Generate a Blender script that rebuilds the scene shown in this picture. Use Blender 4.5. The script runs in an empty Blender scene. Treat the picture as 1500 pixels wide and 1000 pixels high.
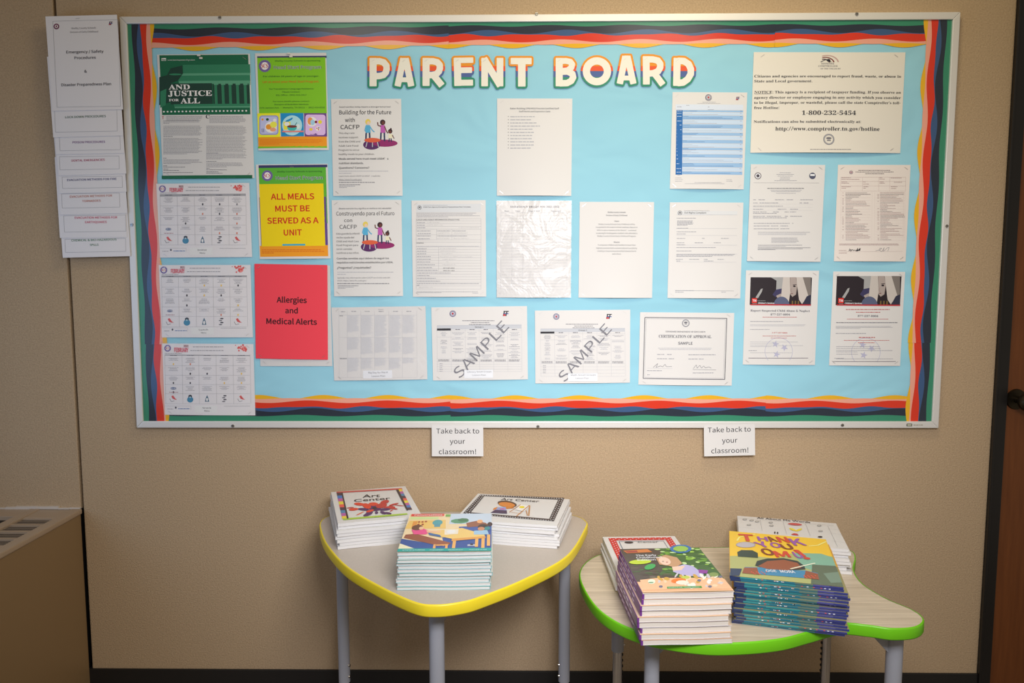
import bpy, bmesh, math, random, os
import numpy as np
from mathutils import Vector, Matrix
R_ = random.Random(7)
scene = bpy.context.scene
COL = scene.collection

# ------------------------------------------------------------------ camera
F_PX = 1120.04
YAW, PITCH, ROLL = -0.012514, 0.095142, -0.000932
CAM = np.array([0.0, -2.314662, 1.374258])
def cam_axes():
    cy, sy, cp, sp = math.cos(YAW), math.sin(YAW), math.cos(PITCH), math.sin(PITCH)
    cr, sr = math.cos(ROLL), math.sin(ROLL)
    fwd = np.array([sy*cp, cy*cp, -sp]); right = np.array([cy, -sy, 0.0]); up = np.cross(right, fwd)
    return cr*right + sr*up, -sr*right + cr*up, fwd
AX_R, AX_U, AX_F = cam_axes()
cd = bpy.data.cameras.new('camera'); cam = bpy.data.objects.new('camera', cd); COL.objects.link(cam)
cd.sensor_width = 36.0; cd.lens = 36.0*F_PX/1500.0; cd.clip_start = 0.05
m = Matrix.Identity(4)
for i in range(3):
    m[i][0] = AX_R[i]; m[i][1] = AX_U[i]; m[i][2] = -AX_F[i]; m[i][3] = CAM[i]
cam.matrix_world = m
scene.camera = cam

# ------------------------------------------------------------------ world, lights, exposure
w = bpy.data.worlds.new('world'); scene.world = w; w.use_nodes = True
w.node_tree.nodes['Background'].inputs[0].default_value = (1.0, 0.85, 0.66, 1)
w.node_tree.nodes['Background'].inputs[1].default_value = 0.24
def area(name, loc, target, size, size_y, power, color, spread=180):
    l = bpy.data.lights.new(name, 'AREA'); l.shape = 'RECTANGLE'; l.size = size; l.size_y = size_y
    l.energy = power; l.color = color; l.spread = math.radians(spread)
    o = bpy.data.objects.new(name, l); COL.objects.link(o); o.location = loc
    o.rotation_euler = (Vector(target)-Vector(loc)).to_track_quat('-Z', 'Y').to_euler()
    return o
area('ceiling_light', (0.45, -0.95, 2.72), (0.32, 0.0, 1.70), 0.8, 0.4, 10.5, (1.0, 0.86, 0.56))
for lx in (0.80, -0.90):                     # the two ceiling panels that the glossy border mirrors
    area('ceiling_panel_light', (lx, -2.25, 2.72), (lx, -2.25, 0), 0.55, 0.35, 4.5, (1.0, 0.93, 0.80))
area('room_light', (0.35, -2.0, 1.75), (0.2, 0.0, 0.85), 0.7, 0.4, 10.2, (0.99, 0.97, 1.0), 90)
area('window_light', (-2.05, -1.15, 1.25), (-0.4, -0.1, 0.95), 1.2, 1.1, 6.5, (0.36, 0.60, 1.0))
scene.view_settings.view_transform = 'Standard'
scene.view_settings.look = 'None'
scene.view_settings.exposure = 0.0
scene.view_settings.gamma = 1.0
scene.view_settings.use_curve_mapping = False
scene.cycles.use_denoising = True
scene.cycles.max_bounces = 6

# ------------------------------------------------------------------ helpers
def ray(px, py): return AX_F + AX_R*(px-750)/F_PX - AX_U*(py-500)/F_PX
def on_y(px, py, y): d = ray(px, py); return CAM + d*(y-CAM[1])/d[1]
def on_z(px, py, z): d = ray(px, py); return CAM + d*(z-CAM[2])/d[2]
def lin(c): c /= 255.0; return c/12.92 if c <= 0.04045 else ((c+0.055)/1.055)**2.4
def alb(c, white=(236, 228, 218)):
    """albedo of a colour read next to paper that reads as white"""
    return tuple(min(0.9, max(0.004, lin(a)/lin(b)*0.77)) for a, b in zip(c, white))
_mats = {}
def mat(name, color, rough=0.6, metal=0.0, spec=0.5, coat=0.0):
    if name in _mats: return _mats[name]
    m = bpy.data.materials.new(name); m.use_nodes = True
    b = m.node_tree.nodes['Principled BSDF']
    b.inputs['Base Color'].default_value = (*color, 1); b.inputs['Roughness'].default_value = rough
    b.inputs['Metallic'].default_value = metal; b.inputs['Specular IOR Level'].default_value = spec
    b.inputs['Coat Weight'].default_value = coat; b.inputs['Coat Roughness'].default_value = 0.15
    _mats[name] = m; return m
def ink(c, white=(236, 228, 218), rough=0.55):
    return mat('ink_%d_%d_%d_%d' % (*c, white[0]), alb(c, white), rough, spec=0.3)
def nodes_of(m): return m.node_tree.nodes, m.node_tree.links
def add_bump(m, scale, strength, dist=0.001, kind='noise', detail=4, stretch=None, color_var=None):
    n, l = nodes_of(m); b = n['Principled BSDF']
    tc = n.new('ShaderNodeTexCoord'); mp = n.new('ShaderNodeMapping')
    l.new(tc.outputs['Object'], mp.inputs[0])
    if stretch: mp.inputs['Scale'].default_value = stretch
    if kind == 'noise':
        t = n.new('ShaderNodeTexNoise'); t.inputs['Scale'].default_value = scale; t.inputs['Detail'].default_value = detail
        out = t.outputs[0]
    else:
        t = n.new('ShaderNodeTexWave'); t.inputs['Scale'].default_value = scale; t.inputs['Distortion'].default_value = 1.5
        t.bands_direction = kind; out = t.outputs['Fac']
    l.new(mp.outputs[0], t.inputs['Vector'])
    bp = n.new('ShaderNodeBump'); bp.inputs['Strength'].default_value = strength; bp.inputs['Distance'].default_value = dist
    l.new(out, bp.inputs['Height']); l.new(bp.outputs[0], b.inputs['Normal'])
    if color_var:
        rp = n.new('ShaderNodeMix'); rp.data_type = 'RGBA'
        rp.inputs['A'].default_value = (*color_var[0], 1); rp.inputs['B'].default_value = (*color_var[1], 1)
        l.new(out, rp.inputs['Factor']); l.new(rp.outputs['Result'], b.inputs['Base Color'])
    return m

PALE = {}
class MB:
    def __init__(s): s.v = []; s.f = []; s.mi = []; s.mats = []
    def m(s, material):
        if material not in s.mats: s.mats.append(material)
        return s.mats.index(material)
    def face(s, pts, material):
        k = len(s.v); s.v.extend([tuple(map(float, p)) for p in pts]); s.f.append(tuple(range(k, k+len(pts)))); s.mi.append(s.m(material))
    def mesh(s, verts, faces, material):
        k = len(s.v); s.v.extend([tuple(map(float, p)) for p in verts]); q = s.m(material)
        for f in faces: s.f.append(tuple(i+k for i in f)); s.mi.append(q)
    def box(s, x0, x1, y0, y1, z0, z1, material, front=None):
        v = [(x, y, z) for z in (z0, z1) for y in (y0, y1) for x in (x0, x1)]
        s.mesh(v, [(0, 2, 3, 1), (4, 5, 7, 6), (2, 6, 7, 3), (0, 4, 6, 2), (1, 3, 7, 5)], material)
        s.mesh(v, [(0, 1, 5, 4)], front or material)
    def tube(s, p0, p1, r0, r1, material, n=20, caps=True):
        p0 = Vector(p0); p1 = Vector(p1); d = (p1-p0).normalized()
        a = d.orthogonal().normalized(); b = d.cross(a)
        v = []
        for p, r in ((p0, r0), (p1, r1)):
            for i in range(n):
                t = 2*math.pi*i/n; v.append(p + (a*math.cos(t)+b*math.sin(t))*r)
        f = [(i, (i+1) % n, n+(i+1) % n, n+i) for i in range(n)]
        if caps: f += [tuple(range(n-1, -1, -1)), tuple(range(n, 2*n))]
        s.mesh(v, f, material)
    def prism(s, outline, z0, z1, mtop, mside=None):
        n = len(outline)
        s.mesh([(x, y, z1) for x, y in outline], [tuple(range(n))], mtop)
        s.mesh([(x, y, z0) for x, y in outline], [tuple(range(n-1, -1, -1))], mtop)
        v = [(x, y, z0) for x, y in outline]+[(x, y, z1) for x, y in outline]
        s.mesh(v, [(i, (i+1) % n, n+(i+1) % n, n+i) for i in range(n)], mside or mtop)
    def shift(s, c): s.v = [(p[0]-c[0], p[1]-c[1], p[2]-c[2]) for p in s.v]; return s
    def build(s, name, parent=None, bevel=0, smooth=False, loc=None):
        me = bpy.data.meshes.new(name); me.from_pydata(s.v, [], s.f)
        for mm in s.mats: me.materials.append(mm)
        me.polygons.foreach_set('material_index', s.mi)
        if bevel:
            bm = bmesh.new(); bm.from_mesh(me); bmesh.ops.remove_doubles(bm, verts=bm.verts, dist=1e-5)
            es = [e for e in bm.edges if len(e.link_faces) == 2 and e.calc_face_angle(0) > 0.6]
            bmesh.ops.bevel(bm, geom=es, offset=bevel, segments=2, affect='EDGES', profile=0.6)
            bm.to_mesh(me); bm.free()
        if smooth:
            me.polygons.foreach_set('use_smooth', [True]*len(me.polygons))
            if smooth == 'auto':
                bm = bmesh.new(); bm.from_mesh(me); bmesh.ops.remove_doubles(bm, verts=bm.verts, dist=1e-5)
                for e in bm.edges:
                    if len(e.link_faces) == 2 and e.calc_face_angle(0) > 0.7: e.smooth = False
                bm.to_mesh(me); bm.free()
        me.update()
        o = bpy.data.objects.new(name, me); COL.objects.link(o)
        if parent is not None: o.parent = parent
        if loc is not None: o.location = loc
        return o
def tag(o, label=None, cat=None, group=None, kind=None):
    if label: o['label'] = label
    if cat: o['category'] = cat
    if group: o['group'] = group
    if kind: o['kind'] = kind
    return o
def empty(name, loc=(0, 0, 0), rz=0, **k):
    o = bpy.data.objects.new(name, None); COL.objects.link(o); o.location = loc; o.rotation_euler = (0, 0, rz)
    o.empty_display_size = 0.05
    return tag(o, **k)
def copy_tree(o, parent=None):
    c = o.copy(); COL.objects.link(c)
    if parent is not None: c.parent = parent
    for ch in list(kids.get(o.name, [])): copy_tree(ch, c)
    return c
kids = {}

# ------------------------------------------------------------------ text as flat meshes
FD = bpy.utils.system_resource('DATAFILES', path='fonts')
def load_font(fn):
    try: return bpy.data.fonts.load(os.path.join(FD, fn))
    except Exception: return None
FONTS = {'sans': load_font('Noto Sans CJK Regular.woff2'), 'plain': None, 'serif': load_font('NotoSansMath-Regular.woff2'), 'mono': load_font('DejaVuSansMono.woff2')}
def serif_chars(t):
    if FONTS['serif'] is None: return t
    o = ''
    for c in t:
        if 'A' <= c <= 'Z': o += chr(0x1D400+ord(c)-65)
        elif 'a' <= c <= 'z': o += chr(0x1D41A+ord(c)-97)
        elif '0' <= c <= '9': o += chr(0x1D7CE+ord(c)-48)
        else: o += c
    return o
_txt = {}
_capH = {}
def raw_text(t, font, off, res):
    cu = bpy.data.curves.new('t', 'FONT'); f = FONTS.get(font)
    if f: cu.font = f
    cu.body = serif_chars(t) if font == 'serif' else t
    cu.size = 1.0; cu.resolution_u = res; cu.offset = off; cu.fill_mode = 'BOTH' if False else 'FRONT'
    o = bpy.data.objects.new('t', cu); COL.objects.link(o)
    dg = bpy.context.evaluated_depsgraph_get(); dg.update()
    me = bpy.data.meshes.new_from_object(o.evaluated_get(dg))
    v = np.array([(q.co.x, q.co.y) for q in me.vertices]) if len(me.vertices) else np.zeros((0, 2))
    fa = [tuple(p.vertices) for p in me.polygons]
    bpy.data.objects.remove(o); bpy.data.curves.remove(cu); bpy.data.meshes.remove(me)
    return v, fa
def text_mesh(t, font='sans', off=0.0, res=3):
    off = max(0.0, off); k = (t, font, off, res)
    if k not in _txt and off > 0:
        v, f = text_mesh(t, font, 0.0, res); r = off*1.15; n = len(v)
        sh = [(r*math.cos(a), r*math.sin(a)) for a in [math.pi/4+i*math.pi/2 for i in range(4)]]
        if off > 0.02: sh += [(r, 0), (-r, 0), (0, r), (0, -r)]
        sh += [(0, 0)]
        V = np.concatenate([np.column_stack([v[:, :2]+np.array(q), v[:, 2]+i*0.00002]) for i, q in enumerate(sh)]) if n else v
        _txt[k] = (V, [tuple(i+j*n for i in q) for j in range(len(sh)) for q in f])
    if k not in _txt:
        if font not in _capH:
            v, _ = raw_text('H', font, 0, 3); _capH[font] = v[:, 1].max()
        v, f = raw_text(t, font, off, res)
        v = v/_capH[font]
        if len(v):
            v[:, 0] -= v[:, 0].min(); par = list(range(len(v)))
            def root(i):
                while par[i] != i: par[i] = par[par[i]]; i = par[i]
                return i
            for q in f:
                for b in q[1:]: par[root(q[0])] = root(b)
            ids = {}; e = [0.000004*(ids.setdefault(root(i), len(ids)) % 5) for i in range(len(v))]
            v = np.column_stack([v, e])
        _txt[k] = (v, f)
    return _txt[k]

# ------------------------------------------------------------------ a flat or gently bulged sheet that carries print
class Surf:
    """origin (top left), unit axes to the right (ex) and down (ey) and outward normal n; print is laid on it in metres"""
    def __init__(s, O, ex, ey, n, W, H, bulge=None):
        s.O, s.ex, s.ey, s.n = map(np.array, (O, ex, ey, n)); s.W, s.H = W, H
        s.bulge = bulge or (lambda u, v: 0.0); s.base = (0.0, 0.0, 0.0); s.mb = {}; s.k = (0, 0, 1.0, 1.0)
    def zoom(s, ox, oy, sc): s.k = (ox, oy, sc)
    def uv(s, X, Y):                       # picture coordinates -> metres on the sheet
        px, py = s.k[0]+X/s.k[2], s.k[1]+Y/s.k[2]
        d = ray(px, py); t = np.dot(s.O-CAM, s.n)/np.dot(d, s.n); P = CAM+d*t-s.O
        return np.array([np.dot(P, s.ex), np.dot(P, s.ey)])
    def p3(s, u, v, h=0.0):
        return s.O + s.ex*u + s.ey*v + s.n*(s.bulge(min(1, max(0, u/s.W)), min(1, max(0, v/s.H)))+h)
    def tick(s): s.n_ = getattr(s, 'n_', 0)+1; return (s.n_ % 30)*0.000005
    def part(s, name): return s.mb.setdefault(name, MB())
    def poly_uv(s, pts, color, layer=1, part='printed_picture'):
        h = 0.00018*layer+s.tick()
        s.part(part).face([s.p3(u, v, h) for u, v in pts], color)
    def quad_uv(s, a, b, c, d, color, layer=1, part='printed_picture'):
        """a b c d = TL TR BR BL in metres; cut fine enough to follow the bulge"""
        a, b, c, d = map(np.array, (a, b, c, d)); h = 0.00018*layer+s.tick()
        nu = max(1, int(np.ceil(max(np.linalg.norm(b-a), np.linalg.norm(c-d))/0.02)))
        nv = max(1, int(np.ceil(max(np.linalg.norm(d-a), np.linalg.norm(c-b))/0.02)))
        V = []
        for j in range(nv+1):
            for i in range(nu+1):
                t, q = i/nu, j/nv
                P = (a*(1-t)+b*t)*(1-q)+(d*(1-t)+c*t)*q
                V.append(s.p3(P[0], P[1], h))
        Fc = [(j*(nu+1)+i, (j+1)*(nu+1)+i, (j+1)*(nu+1)+i+1, j*(nu+1)+i+1) for j in range(nv) for i in range(nu)]
        s.part(part).mesh(V, Fc, color)
    def rect(s, X0, Y0, X1, Y1, color, layer=1, part='printed_picture', x_at=None):
        a = s.uv(X0, Y0); c = s.uv(X1, Y1)
        s.quad_uv(a, (c[0], a[1]), c, (a[0], c[1]), color, layer, part)
    def poly(s, pts, color, layer=2, part='printed_picture'):
        s.poly_uv([s.uv(*p) for p in pts], color, layer, part)
    def ell(s, X, Y, rx, ry, color, layer=2, part='printed_picture', n=20, a0=0, a1=360, rot=0):
        r = math.radians(rot); P = []
        for i in range(n):
            t = math.radians(a0+(a1-a0)*i/(n if a1-a0 >= 360 else n-1))
            x, y = rx*math.cos(t), ry*math.sin(t)
            P.append((X+x*math.cos(r)-y*math.sin(r), Y+x*math.sin(r)+y*math.cos(r)))
        s.poly(P, color, layer, part)
    def ring(s, X, Y, r, w, color, layer=2, part='printed_picture', n=28, ry=None, a0=0, a1=360):
        ry = ry or r
        for i in range(n):
            t, q = [math.radians(a0+(a1-a0)*(i+k)/n) for k in (0, 1)]
            s.poly([(X+(r)*math.cos(t), Y+ry*math.sin(t)), (X+r*math.cos(q), Y+ry*math.sin(q)),
                    (X+(r-w)*math.cos(q), Y+(ry-w*ry/r)*math.sin(q)), (X+(r-w)*math.cos(t), Y+(ry-w*ry/r)*math.sin(t))], color, layer, part)
    def line(s, X0, Y0, X1, Y1, w, color, layer=2, part='printed_picture'):
        a = s.uv(X0, Y0); b = s.uv(X1, Y1); d = b-a; L = np.linalg.norm(d)
        if L < 1e-6: return
        wm = w*np.linalg.norm(s.uv(X0+1, Y0)-s.uv(X0, Y0))/2
        nn = np.array([-d[1], d[0]])/L*wm
        s.quad_uv(a-nn, b-nn, b+nn, a+nn, color, layer, part)
    def strokes(s, pts, w, color, layer=2, part='printed_picture'):
        for a, b in zip(pts, pts[1:]): s.line(*a, *b, w, color, layer, part)
    def text(s, t, X0, X1, Y, hpx, color, font='sans', off=0.0, layer=3, part='lettering', Y1=None, res=3, align='l', stretch=1.0):
        """baseline from (X0,Y) ; X1 = right end (None: natural width); hpx = capital height"""
        if not t.strip(): return
        v, f = text_mesh(t, font, off, res)
        if not len(v): return
        a = s.uv(X0, Y); hm = np.linalg.norm(s.uv(X0, Y-hpx)-a)
        wn = v[:, 0].max()
        if X1 is not None:
            b = s.uv(X1, Y if Y1 is None else Y1); d = b-a; L = np.linalg.norm(d)
            d = d/L if Y1 is not None else np.array([1.0, 0.0])
            sx = L/wn
        else:
            d = np.array([1.0, 0.0]); sx = hm*stretch; L = sx*wn
            if align == 'c': a = a-d*L/2
            if align == 'r': a = a-d*L
        up = np.array([d[1], -d[0]])
        P = a+np.outer(v[:, 0]*sx, d)+np.outer(v[:, 1]*hm, up)
        h = 0.00018*layer
        s.part(part).mesh([s.p3(q[0], q[1], h+e) for q, e in zip(P, v[:, 2])], f, color)
    def ctext(s, t, X, Y, hpx, color, **k): s.text(t, X, None, Y, hpx, color, align='c', **k)
    def greek(s, X0, X1, Y, h, color, layer=3, part='lettering', seed=None, wl=(3, 11)):
        """one line of print too small to read: word-long strokes"""
        rr = random.Random(seed if seed is not None else int(X0*31+Y*17)); x = X0
        Y -= h*0.14; h0 = h; h = h*0.72; color = PALE.get(getattr(color, 'name', ''), color)
        while x < X1-h:
            L = min(rr.uniform(*wl)*h*0.55, X1-x)
            a = s.uv(x, Y-h); c = s.uv(x+L, Y)
            s.quad_uv(a, (c[0], a[1]), c, (a[0], c[1]), color, layer, part)
            x += L+h*0.75
    def para(s, X0, X1, Y0, n, pitch, h, color, last=0.5, seed=1, ragged=0.12, center=False, **k):
        rr = random.Random(seed*97+int(Y0))
        for i in range(n):
            w_ = (X1-X0)*((1-rr.random()*ragged) if i < n-1 else last)
            x0 = X0 + ((X1-X0-w_)/2 if center else 0)
            s.greek(x0, x0+w_, Y0+i*pitch, h, color, seed=seed*1000+i, **k)
    def finish(s, parent):
        out = []
        for name, mb in s.mb.items():
            if mb.f: out.append(mb.shift(s.base).build(name, parent))
        s.mb = {}
        return out

PAPER = mat('white_paper', (0.73, 0.725, 0.72), 0.55, spec=0.35)
PAPER2 = mat('cream_paper', (0.78, 0.75, 0.68), 0.55, spec=0.35)
BOARD_Y = -0.0135
def wall_surf(quad, y, bulge=None):
    TL, TR, BR, BL = [on_y(*p, y) for p in quad]
    ex = (TR-TL)+(BR-BL); W = np.linalg.norm(ex)/2; ex = ex/np.linalg.norm(ex)
    dn = (BL-TL)+(BR-TR); H = np.linalg.norm(dn)/2
    n = np.array([0, -1.0, 0]); ey = np.cross(ex, n); ey = ey if ey[2] < 0 else -ey
    c = (TL+TR+BR+BL)/4
    O = c-ex*W/2-ey*H/2
    return Surf(O, ex, ey, n, W, H, bulge)
def sheet_bulge(mid=0.002, lift=0.006, ripple=0.0, ph=0.0):
    def f(u, v):
        b = mid*math.sin(math.pi*u)*math.sin(math.pi*v)+lift*math.sin(math.pi*u)*v**4
        if ripple: b += ripple*(0.5+0.5*math.sin(9*u+ph+4*v))*math.sin(math.pi*u)*math.sin(math.pi*min(1, v*1.0))
        return b
    return f
ALL = []
STAPLE = mat('staple_metal', (0.65, 0.64, 0.62), 0.3, 1.0)
def sheet(name, quad, label, cat='paper', group=None, bulge=None, y=BOARD_Y-0.001, material=None, thick=0.0004, staples=None):
    S = wall_surf(quad, y, bulge or sheet_bulge())
    S.name = name; S.label = label; S.cat = cat; S.group = group
    mb = MB(); nu, nv = 8, 12; mt = material or PAPER
    V = [S.p3(S.W*i/nu, S.H*j/nv, 0) for j in range(nv+1) for i in range(nu+1)]
    n1 = len(V); V += [np.array(p)-S.n*thick for p in V]
    Fc = []
    for j in range(nv):
        for i in range(nu):
            a = j*(nu+1)+i; Fc += [(a, a+nu+1, a+nu+2, a+1), (n1+a, n1+a+1, n1+a+nu+2, n1+a+nu+1)]
    edge = [i for i in range(nu+1)]+[j*(nu+1)+nu for j in range(1, nv+1)]+[nv*(nu+1)+i for i in range(nu-1, -1, -1)]+[j*(nu+1) for j in range(nv-1, 0, -1)]
    for a, b in zip(edge, edge[1:]+edge[:1]): Fc.append((a, b, b+n1, a+n1))
    mb.mesh(V, Fc, mt)
    S.base = tuple(map(float, S.p3(S.W/2, S.H, 0)))
    S.root = tag(mb.shift(S.base).build(name, smooth='auto', loc=S.base), label, cat, group); ALL.append(S)
    if staples is None: staples = [(0.06, 0.035, 35), (0.94, 0.035, -35), (0.06, 0.965, -40), (0.94, 0.965, 40)]
    for u, v, a in staples:
        b = MB(); c = S.p3(S.W*u, S.H*v, 0.0004); t = math.radians(a)
        d = S.ex*math.cos(t)-S.ey*math.sin(t); q = np.cross(d, S.n)
        for sgn, L in ((1, 0.006),):
            P = [c+d*L+q*0.0004, c+d*L-q*0.0004, c-d*L-q*0.0004, c-d*L+q*0.0004]
            b.mesh([p+S.n*0.0004 for p in P]+P, [(0, 1, 2, 3), (0, 4, 5, 1), (1, 5, 6, 2), (2, 6, 7, 3), (3, 7, 4, 0)], STAPLE)
        b.shift(S.base).build('staple', S.root)
    return S
# clear plastic sleeve over a sheet
def sleeve_mat():
    m = bpy.data.materials.new('clear_sleeve'); m.use_nodes = True; n, l = nodes_of(m)
    for q in list(n):
        if q.type != 'OUTPUT_MATERIAL': n.remove(q)
    out = [q for q in n if q.type == 'OUTPUT_MATERIAL'][0]
    tr = n.new('ShaderNodeBsdfTransparent'); tr.inputs[0].default_value = (0.985, 0.985, 0.99, 1)
    gl = n.new('ShaderNodeBsdfGlossy'); gl.inputs['Roughness'].default_value = 0.3
    df = n.new('ShaderNodeBsdfDiffuse'); df.inputs[0].default_value = (0.85, 0.86, 0.9, 1)
    m1 = n.new('ShaderNodeMixShader'); m1.inputs[0].default_value = 0.05
    m2 = n.new('ShaderNodeMixShader'); m2.inputs[0].default_value = 0.03
    tc = n.new('ShaderNodeTexCoord'); nz = n.new('ShaderNodeTexNoise'); nz.inputs['Scale'].default_value = 14; nz.inputs['Detail'].default_value = 3
    nz.inputs['Distortion'].default_value = 1.2
    bp = n.new('ShaderNodeBump'); bp.inputs['Strength'].default_value = 0.35; bp.inputs['Distance'].default_value = 0.02
    l.new(tc.outputs['Object'], nz.inputs['Vector']); l.new(nz.outputs[0], bp.inputs['Height']); l.new(bp.outputs[0], gl.inputs['Normal'])
    l.new(tr.outputs[0], m1.inputs[1]); l.new(df.outputs[0], m1.inputs[2]); l.new(m1.outputs[0], m2.inputs[1]); l.new(gl.outputs[0], m2.inputs[2])
    l.new(m2.outputs[0], out.inputs[0]); return m
SLEEVE = sleeve_mat()
def add_sleeve(S, du=0.004, top=0.006, bot=0.002):
    mb = MB(); nu, nv = 10, 10
    V = []
    for j in range(nv+1):
        for i in range(nu+1):
            u = -du+(S.W+2*du)*i/nu; v = -top+(S.H+top+bot)*j/nv
            V.append(S.p3(u, v, 0.0016+0.0005*math.sin(i*1.7+j)))
    mb.mesh(V, [(j*(nu+1)+i, (j+1)*(nu+1)+i, (j+1)*(nu+1)+i+1, j*(nu+1)+i+1) for j in range(nv) for i in range(nu)], SLEEVE)
    tag(mb.shift(S.base).build('plastic_sleeve', S.root, smooth=True), 'clear crinkled plastic sleeve')

# ------------------------------------------------------------------ structure
fab = add_bump(mat('wall_fabric', (0.47, 0.345, 0.22), 0.85, spec=0.15), 230, 0.6, 0.0022, detail=3,
               color_var=((0.34, 0.243, 0.150), (0.62, 0.466, 0.302)))
def struct(o, label=None): return tag(o, label, None, None, 'structure')
SEAM = -1.3700
BLK = mat('black_trim', (0.012, 0.011, 0.011), 0.5)
mb = MB(); mb.box(SEAM, 1.434, 0.0, 0.06, 0.10, 2.80, fab); struct(mb.build('wall_back', bevel=0.004), 'tan woven fabric wall behind the notice board')
mb = MB(); mb.box(-2.05, SEAM-0.010, 0.004, 0.06, 0.625, 2.80, fab)
struct(mb.build('wall_back', bevel=0.004), 'tan fabric panel above the heater cabinet')
mb = MB(); mb.box(SEAM-0.03, SEAM+0.01, 0.03, 0.065, 0, 2.80, BLK); struct(mb.build('trim_1'), 'black gap between the two fabric wall panels')
mb = MB(); mb.box(-2.05, 2.4, 0.06, 0.12, 0, 2.80, mat('plaster', (0.35, 0.28, 0.2), 0.8)); struct(mb.build('wall_back'), 'plain wall behind the fabric panels')
mb = MB(); mb.box(SEAM-0.01, 1.4335, -0.006, 0.03, 0.0, 0.106, BLK); struct(mb.build('baseboard_back', bevel=0.002))
flo = add_bump(mat('floor_carpet', (0.30, 0.26, 0.22), 0.95, spec=0.1), 300, 0.6, 0.003)
mb = MB(); mb.box(-2.3, 2.4, -4.6, 0.12, -0.08, 0.0, flo); struct(mb.build('floor'))
hem = mat('fabric_hem', (0.62, 0.56, 0.5), 0.7)
mb = MB(); rh = random.Random(3); hx = [-2.05+0.0335*i for i in range(21)]
for a, b in zip(hx, hx[1:]): mb.box(a, b, -0.003-0.003*rh.random(), 0.006, 0.627, 0.630+0.006*rh.random(), hem)
struct(mb.build('trim_2'), 'frayed pale fabric hem above the heater cabinet')
# left wall with its window (outside the frame, it lets the cool daylight in)
WX = -1.86
mb = MB()
mb.box(WX-0.1, WX, -0.22, 0.06, 0, 2.8, fab); mb.box(WX-0.1, WX, -2.6, -1.72, 0, 2.8, fab)
mb.box(WX-0.1, WX, -1.72, -0.22, 0, 0.72, fab); mb.box(WX-0.1, WX, -1.72, -0.22, 2.35, 2.8, fab)
struct(mb.build('wall_left'))
wroot = empty('window_1', (WX-0.05, -0.97, 0.72)); struct(wroot)
fr = mat('window_frame_metal', (0.35, 0.35, 0.36), 0.4, 0.6)
mb = MB()
for y0, y1, z0, z1 in ((-.75, .75, 0, .04), (-.75, .75, 1.59, 1.63), (-.75, -.71, .04, 1.59), (.71, .75, .04, 1.59), (-.02, .02, .04, 1.59)):
    mb.box(-0.03, 0.03, y0, y1, z0, z1, fr)
mb.build('window_frame', wroot)
gm = bpy.data.materials.new('window_glass'); gm.use_nodes = True
gn, gl_ = nodes_of(gm); gb = gn['Principled BSDF']; gn.remove(gb)
tr = gn.new('ShaderNodeBsdfTransparent'); gg = gn.new('ShaderNodeBsdfGlossy'); gg.inputs['Roughness'].default_value = 0.02
mx = gn.new('ShaderNodeMixShader'); mx.inputs[0].default_value = 0.05
gl_.new(tr.outputs[0], mx.inputs[1]); gl_.new(gg.outputs[0], mx.inputs[2])
gl_.new(mx.outputs[0], [q for q in gn if q.type == 'OUTPUT_MATERIAL'][0].inputs[0])
for a, b in ((-.71, -.02), (.02, .71)):
    mb = MB(); mb.box(-0.004, 0.004, a, b, .04, 1.59, gm); mb.build('pane', wroot)

# door and frame at the right
dk = mat('door_frame_paint', (0.010, 0.009, 0.009), 0.35)
wood = mat('door_wood', (0.15, 0.045, 0.010), 0.4)
add_bump(wood, 9, 0.15, 0.001, detail=6, stretch=(9, 9, 0.6), color_var=((0.10, 0.028, 0.006), (0.21, 0.066, 0.016)))
dr = empty('door_1', (1.434, 0, 0)); struct(dr, 'dark brown wooden door in a black metal frame')
mb = MB(); mb.box(0, 0.006, -0.012, 0.06, 0, 2.8, dk); mb.box(0.006, 0.040, -0.004, 0.06, 0, 2.8, dk); mb.build('frame_jamb', dr, bevel=0.0015)
mb = MB(); mb.box(0.0405, 0.93, 0.012, 0.055, 0.0, 2.8, wood); mb.build('door_leaf', dr, bevel=0.002)
kp = on_y(1501.5, 588, -0.03)-np.array([1.434, 0, 0])
brass = mat('aged_bronze', (0.05, 0.04, 0.025), 0.35, 0.9)
mb = MB()
mb.tube((kp[0], 0.012, kp[2]), (kp[0], 0.006, kp[2]), 0.032, 0.030, brass, 28)
mb.tube((kp[0], 0.006, kp[2]), (kp[0], -0.025, kp[2]), 0.011, 0.011, brass, 18)
prof = [(-0.022, 0.012), (-0.028, 0.022), (-0.038, 0.0275), (-0.050, 0.0265), (-0.060, 0.019), (-0.064, 0.008), (-0.065, 0.0005)]
for (a, ra), (b, rb) in zip(prof, prof[1:]): mb.tube((kp[0], a, kp[2]), (kp[0], b, kp[2]), ra, rb, brass, 28, caps=False)
mb.build('door_knob', dr, smooth='auto')

# heater cabinet under the window
CX = -1.376; CZ = 0.625
cabm = mat('heater_enamel', (0.27, 0.175, 0.085), 0.45); capm = mat('heater_top_enamel', (0.40, 0.30, 0.21), 0.4)
darkm = mat('heater_hollow_shade', (0.02, 0.014, 0.01), 0.8)  # near-black colour stands in for the shade inside the heater
hc = empty('heater_cabinet', (CX, -1.3, 0), label='tan metal heater cabinet with slotted top grille, under the window in the left corner', cat='heater')
mb = MB(); mb.box(-0.012, 0, -1.25, 1.295, 0.0, CZ-0.012, cabm); mb.box(WX-CX+0.002, -0.012, -1.25, 1.295, 0.0, 0.50, cabm)
mb.build('body', hc, bevel=0.003)
mb = MB(); mb.box(-0.030, 0.004, -1.25, 1.297, CZ-0.012, CZ+0.004, capm); mb.build('top_rail', hc, bevel=0.004)
mb = MB(); mb.box(-0.162, -0.128, -1.25, 1.297, CZ-0.03, CZ+0.004, capm); mb.build('top_rail', hc, bevel=0.004)
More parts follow.
